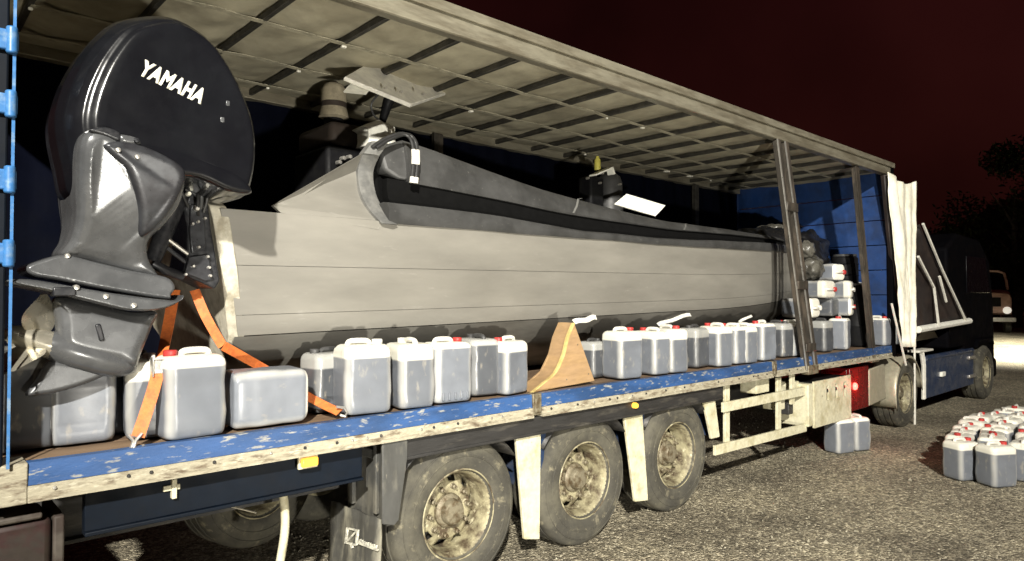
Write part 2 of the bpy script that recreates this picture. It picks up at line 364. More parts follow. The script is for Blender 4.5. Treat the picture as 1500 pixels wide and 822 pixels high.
# floor boards
nb = 10
for i in range(nb):
    y0 = lerp(YS + .055, YF - .05, i / nb) + .003; y1 = lerp(YS + .055, YF - .05, (i + 1) / nb) - .003
    ch(MB().box(XR + .05, XH - .02, y0, y1, DZ - .04, DZ + rnd.uniform(-.003, .003)), 'floor_board', 'wood_deck', bevel=.003, seg=1)
# near side rail sections with post pockets between
pk = [at(785, 588, YS).x, at(1133, 545, YS).x]
secs = [(XR + .12, pk[0] - .05), (pk[0] + .05, pk[1] - .05), (pk[1] + .05, XH)]
for (a, b) in secs:
    rl = MB()
    n = int((b - a) / .12)
    rings = []
    for i in range(n + 1):
        x = lerp(a, b, i / n); w = .004 * noise.noise(Vector((x * 3.1, 0, 5))); z = .006 * noise.noise(Vector((x * 2.3, 7, 5)))
        rings.append([Vector((x, YS - .006 + w, DZ + .008 + z)), Vector((x, YS + .05, DZ + .008 + z)), Vector((x, YS + .05, DZ - .1)), Vector((x, YS - .012 + w, DZ - .092))])
    rl.loft(rings); ch(rl, 'side_rail', 'blue_paint', smooth=True)
    st = MB(); rings = []
    for i in range(n + 1):
        x = lerp(a, b, i / n); w = .005 * noise.noise(Vector((x * 4.1, 3, 5)))
        rings.append([Vector((x, YS - .014 + w, DZ - .094)), Vector((x, YS + .04, DZ - .094)), Vector((x, YS + .04, DZ - .165)), Vector((x, YS - .03 + w, DZ - .165)), Vector((x, YS - .03 + w, DZ - .15)), Vector((x, YS - .016 + w, DZ - .142))])
    st.loft(rings); s_ = ch(st, 'wear_strip', 'rust_strip', smooth=True)
    k = a + .1
    while k < b - .05:
        ch(MB().lathe([(.0001, -.024), (.007, -.023), (.010, -.016), (.010, 0)], (k, YS, DZ - .118), 'y', 8), 'rivet', 'chassis_black' if rnd.random() < .6 else 'bolt_steel', s_, smooth=True)
        k += rnd.choice((.1, .2, .3))
for x in pk:
    ch(MB().box(x - .045, x + .045, YS - .018, YS + .05, DZ - .15, DZ + .012).box(x - .03, x + .03, YS - .03, YS - .018, DZ - .13, DZ - .02), 'post_pocket', 'hub_iron', bevel=.005)
ch(MB().box(XR - .02, XR + .12, YS - .02, YS + .16, DZ - .17, DZ + .012), 'corner_plate', 'rust_strip', bevel=.006)
# far rail
ch(MB().box(XR, XH, YF - .05, YF, DZ - .16, DZ + .01), 'side_rail', 'blue_paint')
# under-frame
ch(MB().box(XR + .36, 2.2, YS + .10, YS + .16, DZ - .38, DZ - .17).box(XR + .36, 2.2, YS + .08, YS + .16, DZ - .40, DZ - .38), 'under_beam', 'navy_paint', bevel=.004)
ch(MB().box(2.34, 6.3, YS + .015, YS + .06, DZ - .31, DZ - .167).box(2.34, 6.3, YS + .005, YS + .015, DZ - .305, DZ - .285), 'under_beam', 'chassis_black', bevel=.004)
for y in (4.45, 5.45):
    ch(MB().box(XR + .2, XH, y - .006, y + .006, .72, DZ - .1).box(XR + .2, XH, y - .07, y + .07, .70, .72).box(XR + .2, XH, y - .07, y + .07, DZ - .1, DZ - .08), 'chassis_beam', 'chassis_black')
x = XR + .4
while x < XH:
    ch(MB().box(x - .03, x + .03, YS + .06, YF - .06, DZ - .15, DZ - .05), 'cross_member', 'chassis_black'); x += .55

# wheels
def wheel_proto():
    w = bpy.data.objects.new('wheel', None); col.objects.link(w)
    RT = .535; W = .385
    t = MB(); n = 64
    prof = [(.292, -.15), (.31, -.172), (.35, -.187), (.42, -.1925), (.47, -.185), (.498, -.170), (.512, -.158), (.524, -.146), (.533, -.120)]
    for g0 in (-.085, 0.0, .085):
        prof += [(.535, g0 - .012), (.520, g0 - .009), (.520, g0 + .009), (.535, g0 + .012)]
    prof += [(.533, .120), (.524, .146), (.498, .170), (.42, .1925), (.35, .187), (.292, .15)]
    t.lathe(prof, (0, 0, 0), 'y', n)
    # raised sidewall ribs
    t.lathe([(.40, -.192), (.403, -.197), (.409, -.197), (.412, -.1922)], (0, 0, 0), 'y', n)
    t.lathe([(.465, -.186), (.468, -.191), (.473, -.189), (.476, -.183)], (0, 0, 0), 'y', n)
    t.build('tyre', 'tyre_rubber', w, smooth=True)
    r_ = MB()
    r_.lathe([(.306, -.178), (.312, -.172), (.309, -.160), (.297, -.150), (.283, -.130), (.276, -.08), (.268, -.03), (.262, .03), (.276, .12), (.3, .16)], (0, 0, 0), 'y', 48)
    # disc with ten hand holes
    rr = [(.268, .035), (.252, .015), (.222, -.012), (.202, -.026), (.188, -.032), (.125, -.032), (.118, -.028)]
    n = 60; base = len(r_.v)
    for (q, o) in rr:
        for k in range(n):
            a = 2 * math.pi * k / n; r_.v.append((q * math.cos(a), o, q * math.sin(a)))
    for i in range(len(rr) - 1):
        for k in range(n):
            if i in (0, 1, 2) and k % 6 in (0, 1, 2): continue
            a = base + i * n + k; b = base + i * n + (k + 1) % n; r_.f.append((a, b, b + n, a + n))
    o = r_.build('rim', 'rim_steel', w, smooth=True)
    m = o.modifiers.new('s', 'SOLIDIFY'); m.thickness = .008; m.offset = 0
    MB().lathe([(.0001, .065), (.25, .065), (.255, .12)], (0, 0, 0), 'y', 32).build('brake_drum', 'chassis_black', w, smooth=True)
    MB().lathe([(.120, -.02), (.118, -.055), (.106, -.068), (.090, -.072), (.086, -.110), (.078, -.122), (.05, -.126), (.03, -.127), (.0001, -.127)], (0, 0, 0), 'y', 32).build('hub', 'hub_iron', w, smooth=True)
    for k in range(10):
        a = 2 * math.pi * (k + .2) / 10
        c = (.168 * math.cos(a), 0, .168 * math.sin(a))
        MB().lathe([(.022, -.028), (.022, -.042), (.017, -.044), (.017, -.068), (.009, -.072), (.009, -.09), (.0001, -.091)], c, 'y', 6).build('nut', 'hub_iron', w)
    return w
wp = wheel_proto()
first = True
for y, flip in ((3.95, 0), (5.97, math.pi)):
    for i, x in enumerate((2.955, 4.265, 5.575)):
        w = wp if first else copy_tree(wp)
        first = False
        w.parent = tr; w.location = Vector((x, y, .528)) - tr.location; w.rotation_euler = (0, rnd.uniform(0, 6), flip)
        if not flip: w['label'] = ('near rear wheel with dusty tyre and rusty rim', 'near middle wheel with dusty tyre and rusty rim', 'near front trailer wheel, farthest right of the three')[i]
for x in (2.955, 4.265, 5.575):
    ch(MB().lathe([(.07, -1.0), (.07, 1.0)], (x, 4.96, .528), 'y', 12), 'axle', 'chassis_black', smooth=True)
# spare wheel stowed under the rear
sw = copy_tree(wp); sw.name = 'spare_wheel'; sw.parent = tr
sw.location = Vector((2.10, 5.35, .66)) - tr.location; sw.rotation_euler = (0, .4, .25)
# rear fender plate, flap bracket and mud flap
fx = 2.33
p = [at(x_, y_, YS - .005) for x_, y_ in ((560, 646), (597, 640), (597, 668), (584, 762), (577, 770), (560, 768))]
ch(MB().prism([(q.x, q.z) for q in p], YS - .008, YS + .014), 'fender_plate', 'fender_plastic', bevel=.005)
ch(MB().box(fx, fx + .05, YS + .016, YS + .52, .60, 1.13).box(fx - .03, fx, YS + .1, YS + .14, .66, 1.10).box(fx - .03, fx, YS + .40, YS + .44, .66, 1.10).box(fx - .025, fx, YS + .14, YS + .40, 1.0, 1.06), 'flap_bracket', 'fender_plastic', bevel=.006)
fl = MB(); rings = []
for i in range(9):
    z = lerp(.66, .16, i / 8); rings.append([Vector((fx - .05 - .05 * (i / 8) ** 2 + .012 * math.sin(k * 2.1 + i * .4), lerp(YS + .0, YS + .62, k / 8), z - .02 * k / 8)) for k in range(9)])
fl.loft(rings, cap=False, closed=False)
flap = ch(fl, 'mud_flap', 'flap_rubber', smooth=True); m = flap.modifiers.new('s', 'SOLIDIFY'); m.thickness = .012
# printed mark and worn word on the flap
lg = MB()
def quad(pts):
    q_ = []
    for p_ in pts:
        v = atx(p_[0], p_[1], fx - .09)
        i_ = max(0, min(1, (.66 - v.z) / .5)); v.x = fx - .082 - .05 * i_ ** 2; q_.append(v)
    lg.loft([q_, [v + Vector((.012, 0, 0)) for v in q_]])
def pstroke(a, b, w):
    d = Vector((b[0] - a[0], b[1] - a[1], 0)).normalized(); nn_ = Vector((-d.y, d.x, 0)) * w / 2
    quad([(a[0] + nn_.x, a[1] + nn_.y), (b[0] + nn_.x, b[1] + nn_.y), (b[0] - nn_.x, b[1] - nn_.y), (a[0] - nn_.x, a[1] - nn_.y)])
for a, b in (((507, 774), (522, 778)), ((522, 777), (521, 799)), ((521, 799), (506, 795)), ((506, 796), (507, 773)), ((508, 793), (520, 779)), ((513, 796), (516, 803))): pstroke(a, b, 2.0)
for i in range(9): pstroke((526 + i * 2.9, 791 + i * 1.1 + rnd.uniform(-1, .5)), (525.6 + i * 2.9, 797 + i * 1.1), 2.0)
pstroke((524, 795.5), (552, 806.5), 2.4)
lo = ch(lg, 'printed_mark', 'print_white', flap)
# pale stays and inner plates between the wheels
for (a, b, c, d, e) in (((755, 632), (792, 628), (790, 790), (768, 790), 0), ((913, 600), (940, 597), (949, 733), (930, 735), 0), ((1027, 570), (1045, 568), (1054, 640), (1042, 643), 1)):
    q = [at(x_, y_, YS + .05) for x_, y_ in (a, b, c, d)]
    ch(MB().prism([(v.x, v.z) for v in q], YS + .045, YS + .075), 'fender_stay', 'cream_paint', bevel=.005)
    q2 = [(q[1].x + .012, q[1].z), (q[1].x + .12, q[1].z), (q[1].x + .06, q[1].z - .45), (q[1].x + .012, q[1].z - .5)]
    ch(MB().prism(q2, YS + .10, YS + .5), 'fender_plate', 'tractor_blue', bevel=.006)
# curved fenders above the wheels
for x in (2.955, 4.265, 5.575):
    fm = MB(); rings = []
    for i in range(13):
        a = R(lerp(35, 145, i / 12)); rings.append([Vector((x + .62 * math.cos(a), y, .52 + .6 * math.sin(a))) for y in (YS + .06, YS + .5)])
    fm.loft(rings, cap=False, closed=False); o = ch(fm, 'wheel_fender', 'chassis_black', smooth=True)
    m = o.modifiers.new('s', 'SOLIDIFY'); m.thickness = .01
# side guard
def gbar(a, b, w, y=YS + .03, name='guard_bar', t=.03):
    A = at(*a, y); B = at(*b, y)
    ch(MB().beam(A, B, t, w), name, 'cream_paint', bevel=.004)
gbar((1058, 597), (1178, 573), .10)
gbar((1046, 660), (1180, 626), .10)
for (x_, y0, y1) in ((1064, 560, 655), (1140, 553, 635), (1160, 545, 592)):
    a = at(x_, y0, YS + .065); b = at(x_, y1, YS + .065)
    ch(MB().beam(a, b, .09, .03, up=(0, 1, 0)), 'guard_post', 'cream_paint', bevel=.004)
for (x_, z_, w_) in ((7.75, .78, .16), (7.98, .70, .12), (8.1, .92, .2), (7.3, 1.02, .3)):
    ch(MB().box(x_ - w_ / 2, x_ + w_ / 2, YS + .1, YS + .3, z_ - .07, z_ + .09), 'valve_bracket', 'cream_paint' if w_ > .14 else 'chassis_black', bevel=.01)
# tool locker with three slots
lx0, lx1, lz0, lz1 = 8.32, 9.42, .44, 1.0
lk = MB(); prev = lx0
slots = [8.70, 8.96, 9.22]
for s in slots + [None]:
    nx = (s - .035) if s else lx1
    lk.box(prev, nx, YS - .03, YS - .005, lz0, lz1); prev = (s + .035) if s else prev
    if s: lk.box(s - .035, s + .035, YS - .03, YS - .005, lz0, lz1 - .26).box(s - .035, s + .035, YS - .03, YS - .005, lz1 - .08, lz1)
ch(lk, 'locker_front', 'cream_paint')
ch(MB().box(lx0, lx1, YS, YS + .45, lz0 + .01, lz1 - .01), 'locker_body', 'dark_gear', bevel=.01)
ch(MB().box(lx0 - .14, lx0 - .003, YS - .02, YS + .4, lz0 + .03, lz1 - .02), 'locker_side', 'cream_paint', bevel=.01)
for s in slots: ch(MB().lathe([(.001, -.03), (.022, -.028), (.022, .0)], (s, YS - .002, lz1 - .14), 'y', 8), 'locker_latch', 'bracket_black')
# bent pipe, brackets, rod, amber lamp, tail lamp at the rear
pp = catmull([at(*q, 4.0) for q in ((383, 702), (398, 698), (411, 712), (417, 745), (417, 780), (409, 830))], 5, False)
ch(MB().tube(pp, .026, 12), 'bent_pipe', 'cream_paint', smooth=True)
a = at(255, 716, YS + .08)
ch(MB().box(a.x - .012, a.x + .012, a.y - .01, a.y + .06, a.z - .05, a.z + .05).box(a.x - .05, a.x + .03, a.y, a.y + .02, a.z - .008, a.z + .02), 'rod_bracket', 'cream_paint', bevel=.003)
ch(MB().tube([at(256, 722, YS + .1), at(375, 751, YS + .35)], .006, 6), 'brake_rod', 'bolt_steel', smooth=True)
a = at(454, 677, YS + .02)
am = ch(MB().box(a.x - .05, a.x + .05, a.y - .01, a.y + .02, a.z - .025, a.z + .025), 'marker_lamp', 'lamp_amber', bevel=.008)
ch(MB().box(a.x - .06, a.x + .06, a.y + .02, a.y + .04, a.z - .04, a.z + .05), 'lamp_bracket', 'cream_paint', bevel=.004)
a = at(930, 594, YS - .0)
ch(MB().lathe([(.0001, -.03), (.02, -.026), (.026, -.01), (.026, .02)], (a.x, YS, a.z), 'y', 12), 'marker_lamp', 'lamp_amber', smooth=True)
a = at(22, 800, YS + .1)
tl = ch(MB().box(a.x - .2, a.x + .14, YS + .1, YS + .45, a.z - .16, a.z + .1), 'tail_lamp', 'lens_old', bevel=.03, seg=3)
ch(MB().box(a.x - .2, a.x + .10, YS + .08, YS + .46, a.z + .105, a.z + .135).box(a.x + .145, a.x + .19, YS + .1, YS + .45, a.z - .2, a.z + .1), 'lamp_guard', 'guard_rusty', tl, bevel=.01)

# rear portal
ch(MB().box(XR - .06, XR + .03, YS - .02, YS + .07, DZ - .15, 4.0), 'rear_pillar', 'navy_paint', bevel=.01)
ch(MB().tube([(XR + .045, YS - .04, DZ), (XR + .045, YS - .04, 3.9)], .007, 3), 'lock_rod', 'pillar_blue', smooth=True)
for py in (62, 155, 265, 372):
    q = at(10, py, YS)
    ch(MB().box(XR - .03, XR + .06, YS - .05, YS - .021, q.z - .045, q.z + .045).lathe([(.022, -.06), (.022, .06)], (XR + .035, YS - .045, q.z), 'z', 10, True), 'door_hinge', 'pillar_blue', bevel=.008)
ch(MB().box(XR - .06, XR + .03, YF - .07, YF + .02, DZ - .15, 4.0), 'rear_pillar', 'navy_paint')
ch(MB().box(XR - .06, XR + .03, YS + .071, YF - .071, 3.52, 4.0), 'rear_header_deepened', 'navy_paint')  # out of view, made deep to keep lamp light off the rear roof
ch(MB().box(XR - .05, XR + .02, YS + .12, YF - .1, .25, DZ - .17), 'underrun_light_block', 'navy_paint', bevel=.01)  # unseen panel, added to block light from running under the trailer
# front board
for i in range(7):
    z0 = lerp(DZ + .01, 3.93, i / 7); z1 = lerp(DZ + .01, 3.93, (i + 1) / 7)
    ch(MB().box(XH, XH + .06 + .02 * (i % 2), YS + .03, YF - .03, z0 + .006, z1 - .006), 'headboard_panel', 'headboard_blue', bevel=.006)
for y in (YS + .01, YF - .03):
    ch(MB().box(XH - .02, XH + .10, y - .04, y + .04, DZ - .15, 4.0), 'front_pillar', 'headboard_blue' if y > 5 else 'tractor_dark', bevel=.01)
# roof: rails, bows, sheet, straps, clips
ch(MB().box(XR + .03, XH + .1, YS - .02, YS + .10, RZ + .02, RZ + .15).box(XR + .03, XH + .1, YS - .045, YS - .02, RZ + .125, RZ + .20).box(XR + .03, XH + .1, YS - .035, YS - .02, RZ, RZ + .04).box(XR + .03, XH + .1, YS - .02, YS + .06, RZ, RZ + .02), 'roof_rail', 'roof_rail', bevel=.006)
ch(MB().box(XR + .03, XH + .1, YF - .10, YF + .02, RZ, RZ + .16), 'roof_rail', 'roof_rail', bevel=.006)
bows = [1.80 + .588 * k for k in range(-2, 16)]
bows = [b for b in bows if b < XH - .1]
for b in bows:
    ch(MB().beam((b, YS + .10, RZ + .05), (b, YF - .10, RZ + .05), .035, .045), 'roof_bow', 'bow_steel', bevel=.004, seg=1)
rs = MB(); nx_, ny_ = 420, 60
for i in range(nx_ + 1):
    x = lerp(XR + .03, XH + .05, i / nx_)
    ph = ((x - 1.80) / .588) % 1.0
    for j in range(ny_ + 1):
        y = lerp(YS + .10, YF - .10, j / ny_)
        sag = -.05 * math.sin(math.pi * ph) ** 1 * math.sin(math.pi * j / ny_) ** .5
        wr_ = .016 * noise.noise(Vector((x * 6 + y * 2.2, y * 1.1, 2))) + .010 * noise.noise(Vector((x * 3 - y * 4, y * 2 + x * 2, 12))) + .010 * noise.noise(Vector((x * 1.5, y * 5, 9))) + .003 * noise.noise(Vector((x * 17, y * 4, 1)))
        rs.v.append((x, y, RZ + .088 + sag + wr_ * min(1, 6 * min(j / ny_, 1 - j / ny_))))
n1 = ny_ + 1
rs.f = [(i * n1 + j, (i + 1) * n1 + j, (i + 1) * n1 + j + 1, i * n1 + j + 1) for i in range(nx_) for j in range(ny_)]
ch(rs, 'roof_sheet', 'roof_sheet', smooth='all')
for yy in (4.42, 5.15, 5.75):
    for k in range(len(bows) - 1):
        a, b = bows[k], bows[k + 1]; rb = [Vector((lerp(a, b, t), yy + rnd.uniform(-.01, .01), RZ + .028 + .006 * math.sin(math.pi * t))) for t in (0, .25, .5, .75, 1)]
        ch(MB().ribbon(rb, .055, .004, (0, 1, 0)), 'roof_strap', 'roof_strap')
        if rnd.random() < .4:
            s = rnd.choice((.35, .4, .5, .6, 1.1))
            ch(MB().box(a - .03 * s, a + .045 * s, yy - .03 * s, yy + .03 * s, RZ + .002, RZ + .020), 'roof_clip', 'clip_white', bevel=.006)
# posts
def post(top, bot, y, w=.10, dbl=0, m='post_steel'):
    o = empty('side_post') ; o.parent = tr; o.location = Vector((bot.x, y, bot.z)) - tr.location
    A = Vector((top.x, y, RZ)); B = Vector((bot.x, y, bot.z))
    offs = (-dbl, dbl) if dbl else (0,)
    for f in offs:
        a = A + Vector((f * .8, 0, 0)); b = B + Vector((f, 0, 0))
        d = MB().beam(a, b, .06, w, up=(1, 0, 0)); ch(d, 'channel', m, o, bevel=.006)
        d = MB().beam(a + Vector((-w / 2, -.034, 0)), b + Vector((-w / 2, -.034, 0)), .012, .02, up=(1, 0, 0)); ch(d, 'channel_lip', 'bolt_steel' if dbl else m, o)
    if dbl:
        for t in (.28, .62, .9):
            c = A.lerp(B, t); ch(MB().box(c.x - dbl - .02, c.x + dbl + .02, y - .05, y - .035, c.z - .05, c.z + .05), 'lock_plate', m, o, bevel=.006)
    ch(MB().box(B.x - .14, B.x + .14, y - .045, y + .05, B.z - .06, B.z + .05), 'post_foot', 'hub_iron', o, bevel=.01)
post(at(1137, 205, YS + .05), at(1181, 540, YS + .05), YS + .0, .10, .115)
post(at(1250, 238, YS + .05), at(1276, 524, YS + .05), YS + .03, .13)
for px_ in (1018,):
    q = at(px_, 300, YF - .12); post(q, Vector((q.x, 0, DZ)), YF - .13, .12, 0, 'bow_steel')
q = at(640, 200, YF - .12); post(q, Vector((q.x, 0, DZ)), YF - .13, .12, 0, 'post_steel')
# far curtain, drawn shut
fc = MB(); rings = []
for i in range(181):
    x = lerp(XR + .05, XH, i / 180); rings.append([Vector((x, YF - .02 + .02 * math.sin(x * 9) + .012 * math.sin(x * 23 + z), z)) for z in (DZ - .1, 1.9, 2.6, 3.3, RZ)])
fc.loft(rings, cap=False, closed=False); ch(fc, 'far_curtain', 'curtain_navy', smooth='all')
# near curtain bunched at the front: folded pale cloth
cb = MB(); rows = []
NZ, NK = 24, 44
tl_, tr_ = at(1300, 252, YS - .1), at(1337, 266, YS - .1); bl_, br_ = at(1322, 508, YS - .1), at(1333, 508, YS - .1)
for i in range(NZ + 1):
    t = i / NZ; ring = []
    for k in range(NK + 1):
        s = k / NK
        top = tl_.lerp(tr_, s); top.z -= .10 * math.sin(math.pi * s) * (1 - t)
        bt = bl_.lerp(br_, s); p_ = top.lerp(bt, t ** .9)
        p_.x += .03 * math.sin(math.pi * t) * (s - .4)
        p_.y += (-.05 - .02 * t) * abs(math.sin(s * math.pi * 1.5)) + .05 * noise.noise(Vector((s * 5, t * 3, 4))) + .012 * noise.noise(Vector((s * 9, t * 14, 6)))
        ring.append(p_)
    rows.append(ring)
cb.loft(rows, cap=False, closed=False); o = ch(cb, 'gathered_curtain', 'curtain_cream', smooth='all'); m = o.modifiers.new('s', 'SOLIDIFY'); m.thickness = .006
# dark edge strip of the gathered curtain
eg = MB().tube([at(*q_, YS - .02) for q_ in ((1297, 256), (1303, 330), (1312, 420), (1325, 512))], [.07, .06, .06, .05], 8)
ch(eg, 'curtain_roll', 'curtain_dark', smooth=True)
# curtain pulled forward over the tractor with white webbing and a white bar
sh = MB(); rows = []
A, B, C_ = at(1342, 345, YS - .06), at(1345, 483, YS - .06), at(1420, 470, YS - .06)
A2 = at(1352, 328, YS - .06)
for i in range(13):
    t = i / 12; a = A2.lerp(C_, t); b = A.lerp(B, t) if t < 1 else B
    rows.append([a.lerp(b, k / 8) + Vector((0, .05 + .03 * math.sin(k * 1.7 + t * 5), 0)) for k in range(9)])
sh.loft(rows, cap=False, closed=False); o = ch(sh, 'drawn_curtain', 'curtain_dark', smooth='all'); m = o.modifiers.new('s', 'SOLIDIFY'); m.thickness = .005
ch(MB().tube([B, C_], .055, 8), 'curtain_bar', 'white_paper', smooth=True)
for pth in (((1352, 328), (1380, 395), (1415, 470)), ((1345, 376), (1368, 421), (1375, 478)), ((1376, 405), (1386, 442))):
    ch(MB().tube([at(*q_, YS - .10) for q_ in pth], .022, 6), 'curtain_strap', 'white_panel', smooth=True)
ch(MB().tube([at(1306, 445, YS - .12), at(1327, 535, YS - .12)], .016, 6), 'curtain_strap', 'white_panel', smooth=True)

# ------------------------------------------------------------------ boat
BX0 = 1.42; BC = 5.02   # stern and centre line
boat = empty('speedboat', (5.5, BC, DZ), 'long grey flat sided speedboat lying on the trailer deck', 'boat')
def bch(mb, name, m, parent=boat, **k): return ch(mb, name, m, parent, **k)
def half(x, top=True):
    # half beam along the length
    b = .97 if top else .80
    t = max(0, (x - 6.8) / 3.6)
    return b * math.sqrt(max(0, 1 - min(t, .9999) ** 2.2))
def zsheer(x): return 2.555 + .004 * (x - 1.4) + .01 * max(0, x - 6) ** 1.5
def zchine(x): return 1.80 + .017 * (x - 1.4) + .02 * max(0, x - 7) ** 1.6
XE = 10.35
NX = 70
xs_ = [lerp(0, 1, i / NX) for i in range(NX + 1)]
def sidept(s, x, t):
    # t=0 chine, t=1 sheer; transom raked aft at the top
    yb = half(x, False); yt = half(x)
    xx = x - .17 * t * max(0, 1 - (x - 1.58) / 2) if x < 3.58 else x
    yy = lerp(yb, yt, t ** .8) 
    return Vector((xx, BC + s * yy, lerp(zchine(x), zsheer(x), t)))
for s in (-1, 1):
    for (t0, t1) in ((0, .166), (.170, .566), (.570, 1)):
        mb = MB(); rings = []
        for i in range(NX + 1):
            x = lerp(1.58, XE, i / NX)
            o_ = [sidept(s, x, lerp(t0, t1, k / 4)) for k in range(5)]
            for p_ in o_: p_.y += s * .004 * noise.noise(Vector((p_.x * 1.3, p_.z * 2, 1)))
            inn = [p_ + Vector((0, -s * .03, 0)) for p_ in reversed(o_)]
            rings.append(o_ + inn)
        mb.loft(rings); bch(mb, 'hull_panel', 'hull_paint', smooth=True)
    # seam backing
    mb = MB(); mb.loft([[sidept(s, lerp(1.6, XE, i / NX), t) + Vector((0, -s * .016, 0)) for t in (.02, .4, .98)] for i in range(NX + 1)], cap=False, closed=False)
    bch(mb, 'hull_lining', 'hull_paint', smooth='all')
    # bottom
    mb = MB(); rings = []
    for i in range(NX + 1):
        x = lerp(1.56, XE, i / NX); c = sidept(s, x, 0); kz = 1.335 + .02 * max(0, x - 7.5) ** 1.8
        c1 = c + Vector((0, -s * .0, -.006)); k1 = Vector((x, BC, kz)); mid = c1.lerp(k1, .13); mid.z -= .085
        rings.append([c1, mid, mid.lerp(k1, .5) + Vector((0, 0, -.01)), k1])
    mb.loft(rings, cap=False, closed=False); bch(mb, 'hull_bottom', 'hull_bottom', smooth=True)
# deck inside (below the sheer) and foredeck
mb = MB(); mb.loft([[Vector((x, BC - half(x) * .86, zsheer(x) - .25)), Vector((x, BC + half(x) * .86, zsheer(x) - .25))] for x in [lerp(1.5, 10.2, i / 30) for i in range(31)]], cap=False, closed=False)
bch(mb, 'deck', 'deck_grey')
# transom board, thick, raked
tq = []
def tp(y, z, dx=0): return Vector((1.58 - .17 * (z - 1.80) / .755 + dx, y, z))
yb0 = BC - .80; yt0 = BC - .97
ring = [(yb0 + .005, 1.80), (lerp(yb0, yt0, .7) + .003, 2.2), (yt0 + .006, 2.50), (yt0 + .02, 2.57), (yt0 + .08, 2.60), (BC + .9, 2.60), (BC + .96, 2.5), (BC + .8, 1.8), (BC + .1, 1.38), (BC - .1, 1.38), (BC - .68, 1.70)]
mb = MB().loft([[tp(y, z, -.052) for y, z in ring], [tp(y, z, .045) for y, z in ring]]); bch(mb, 'transom', 'transom_paint', bevel=.008)
# stern quarter wing: hull coloured triangle rising to the bulwark end
YW0 = BC - .965
a = at(400, 301, YW0); b = at(533, 224, YW0 + .16); 
arc = catmull([at(*q_) for q_ in ((533, 224, YW0 + .17), (523, 250, YW0 + .25), (527, 283, YW0 + .19), (540, 308, YW0 + .09), (558, 328, YW0 + .0))], 5, False)
a.z -= .0
low = [a + Vector((.05, .002, -.04)), arc[-1] + Vector((-.02, .002, -.04))]
mb = MB(); o_ = [a] + arc + [low[1], low[0]]
mb.loft([[p_ for p_ in o_], [p_ + Vector((0, .03, 0)) for p_ in o_]])
bch(mb, 'stern_wing', 'hull_paint')
# bulwark: grey rubbing strip, black channel, grey coaming panel
X0B = 2.50
TB = []
for px_, ytop, ypb, ybb, yht in ((610, 206, 268, 301, 333), (778, 268, 301, 323, 346), (823, 283, 312, 336, 354), (985, 325, 337, 351, 362), (1134, 345, 350, 356, 368)):
    TB.append((at(px_, yht, BC - .97).x, at(px_, ybb, BC - .92).z, at(px_, ypb, BC - .84).z, at(px_, ytop, BC - .735).z))
TB.append((10.2, TB[-1][1] + .03, TB[-1][2] + .03, TB[-1][3] + .03))
def tbl(x):
    if x <= TB[0][0]:
        k = (TB[0][0] - x); return TB[0][1], TB[0][2], TB[0][3] + .02 * k
    for a, b in zip(TB, TB[1:]):
        if x <= b[0]:
            t = (x - a[0]) / (b[0] - a[0]); return tuple(lerp(a[n], b[n], t) for n in (1, 2, 3))
    return TB[-1][1:]
def sect(x, part):
    zb = zsheer(x); z1, z2, z3 = (sum(v) / 3 for v in zip(tbl(x - .3), tbl(x), tbl(x + .3)))
    z1 = max(z1, zb + .03); z2 = max(z2, z1 + .03); z3 = max(z3, z2 + .05)
    h1 = z1 - zb; h2 = z2 - z1; h3 = z3 - z2
    if part == 0: return [(-.012, zb - .012), (-.026, zb + .015), (-.022, zb + h1 * .7), (-.002, zb + h1 * .95), (.05, zb + h1), (.10, zb + h1 * .96), (.10, zb)]
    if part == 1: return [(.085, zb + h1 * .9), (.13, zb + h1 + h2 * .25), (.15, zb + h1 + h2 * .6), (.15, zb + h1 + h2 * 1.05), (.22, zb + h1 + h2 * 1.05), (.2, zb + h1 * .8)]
    return [(.125, z2), (.118, z2 + h3 * .08), (.15, z2 + h3 * .5), (.205, z2 + h3 * .9), (.235, z3), (.27, z2 + h3 * .97), (.26, z2 + h3 * .5), (.2, z2)]
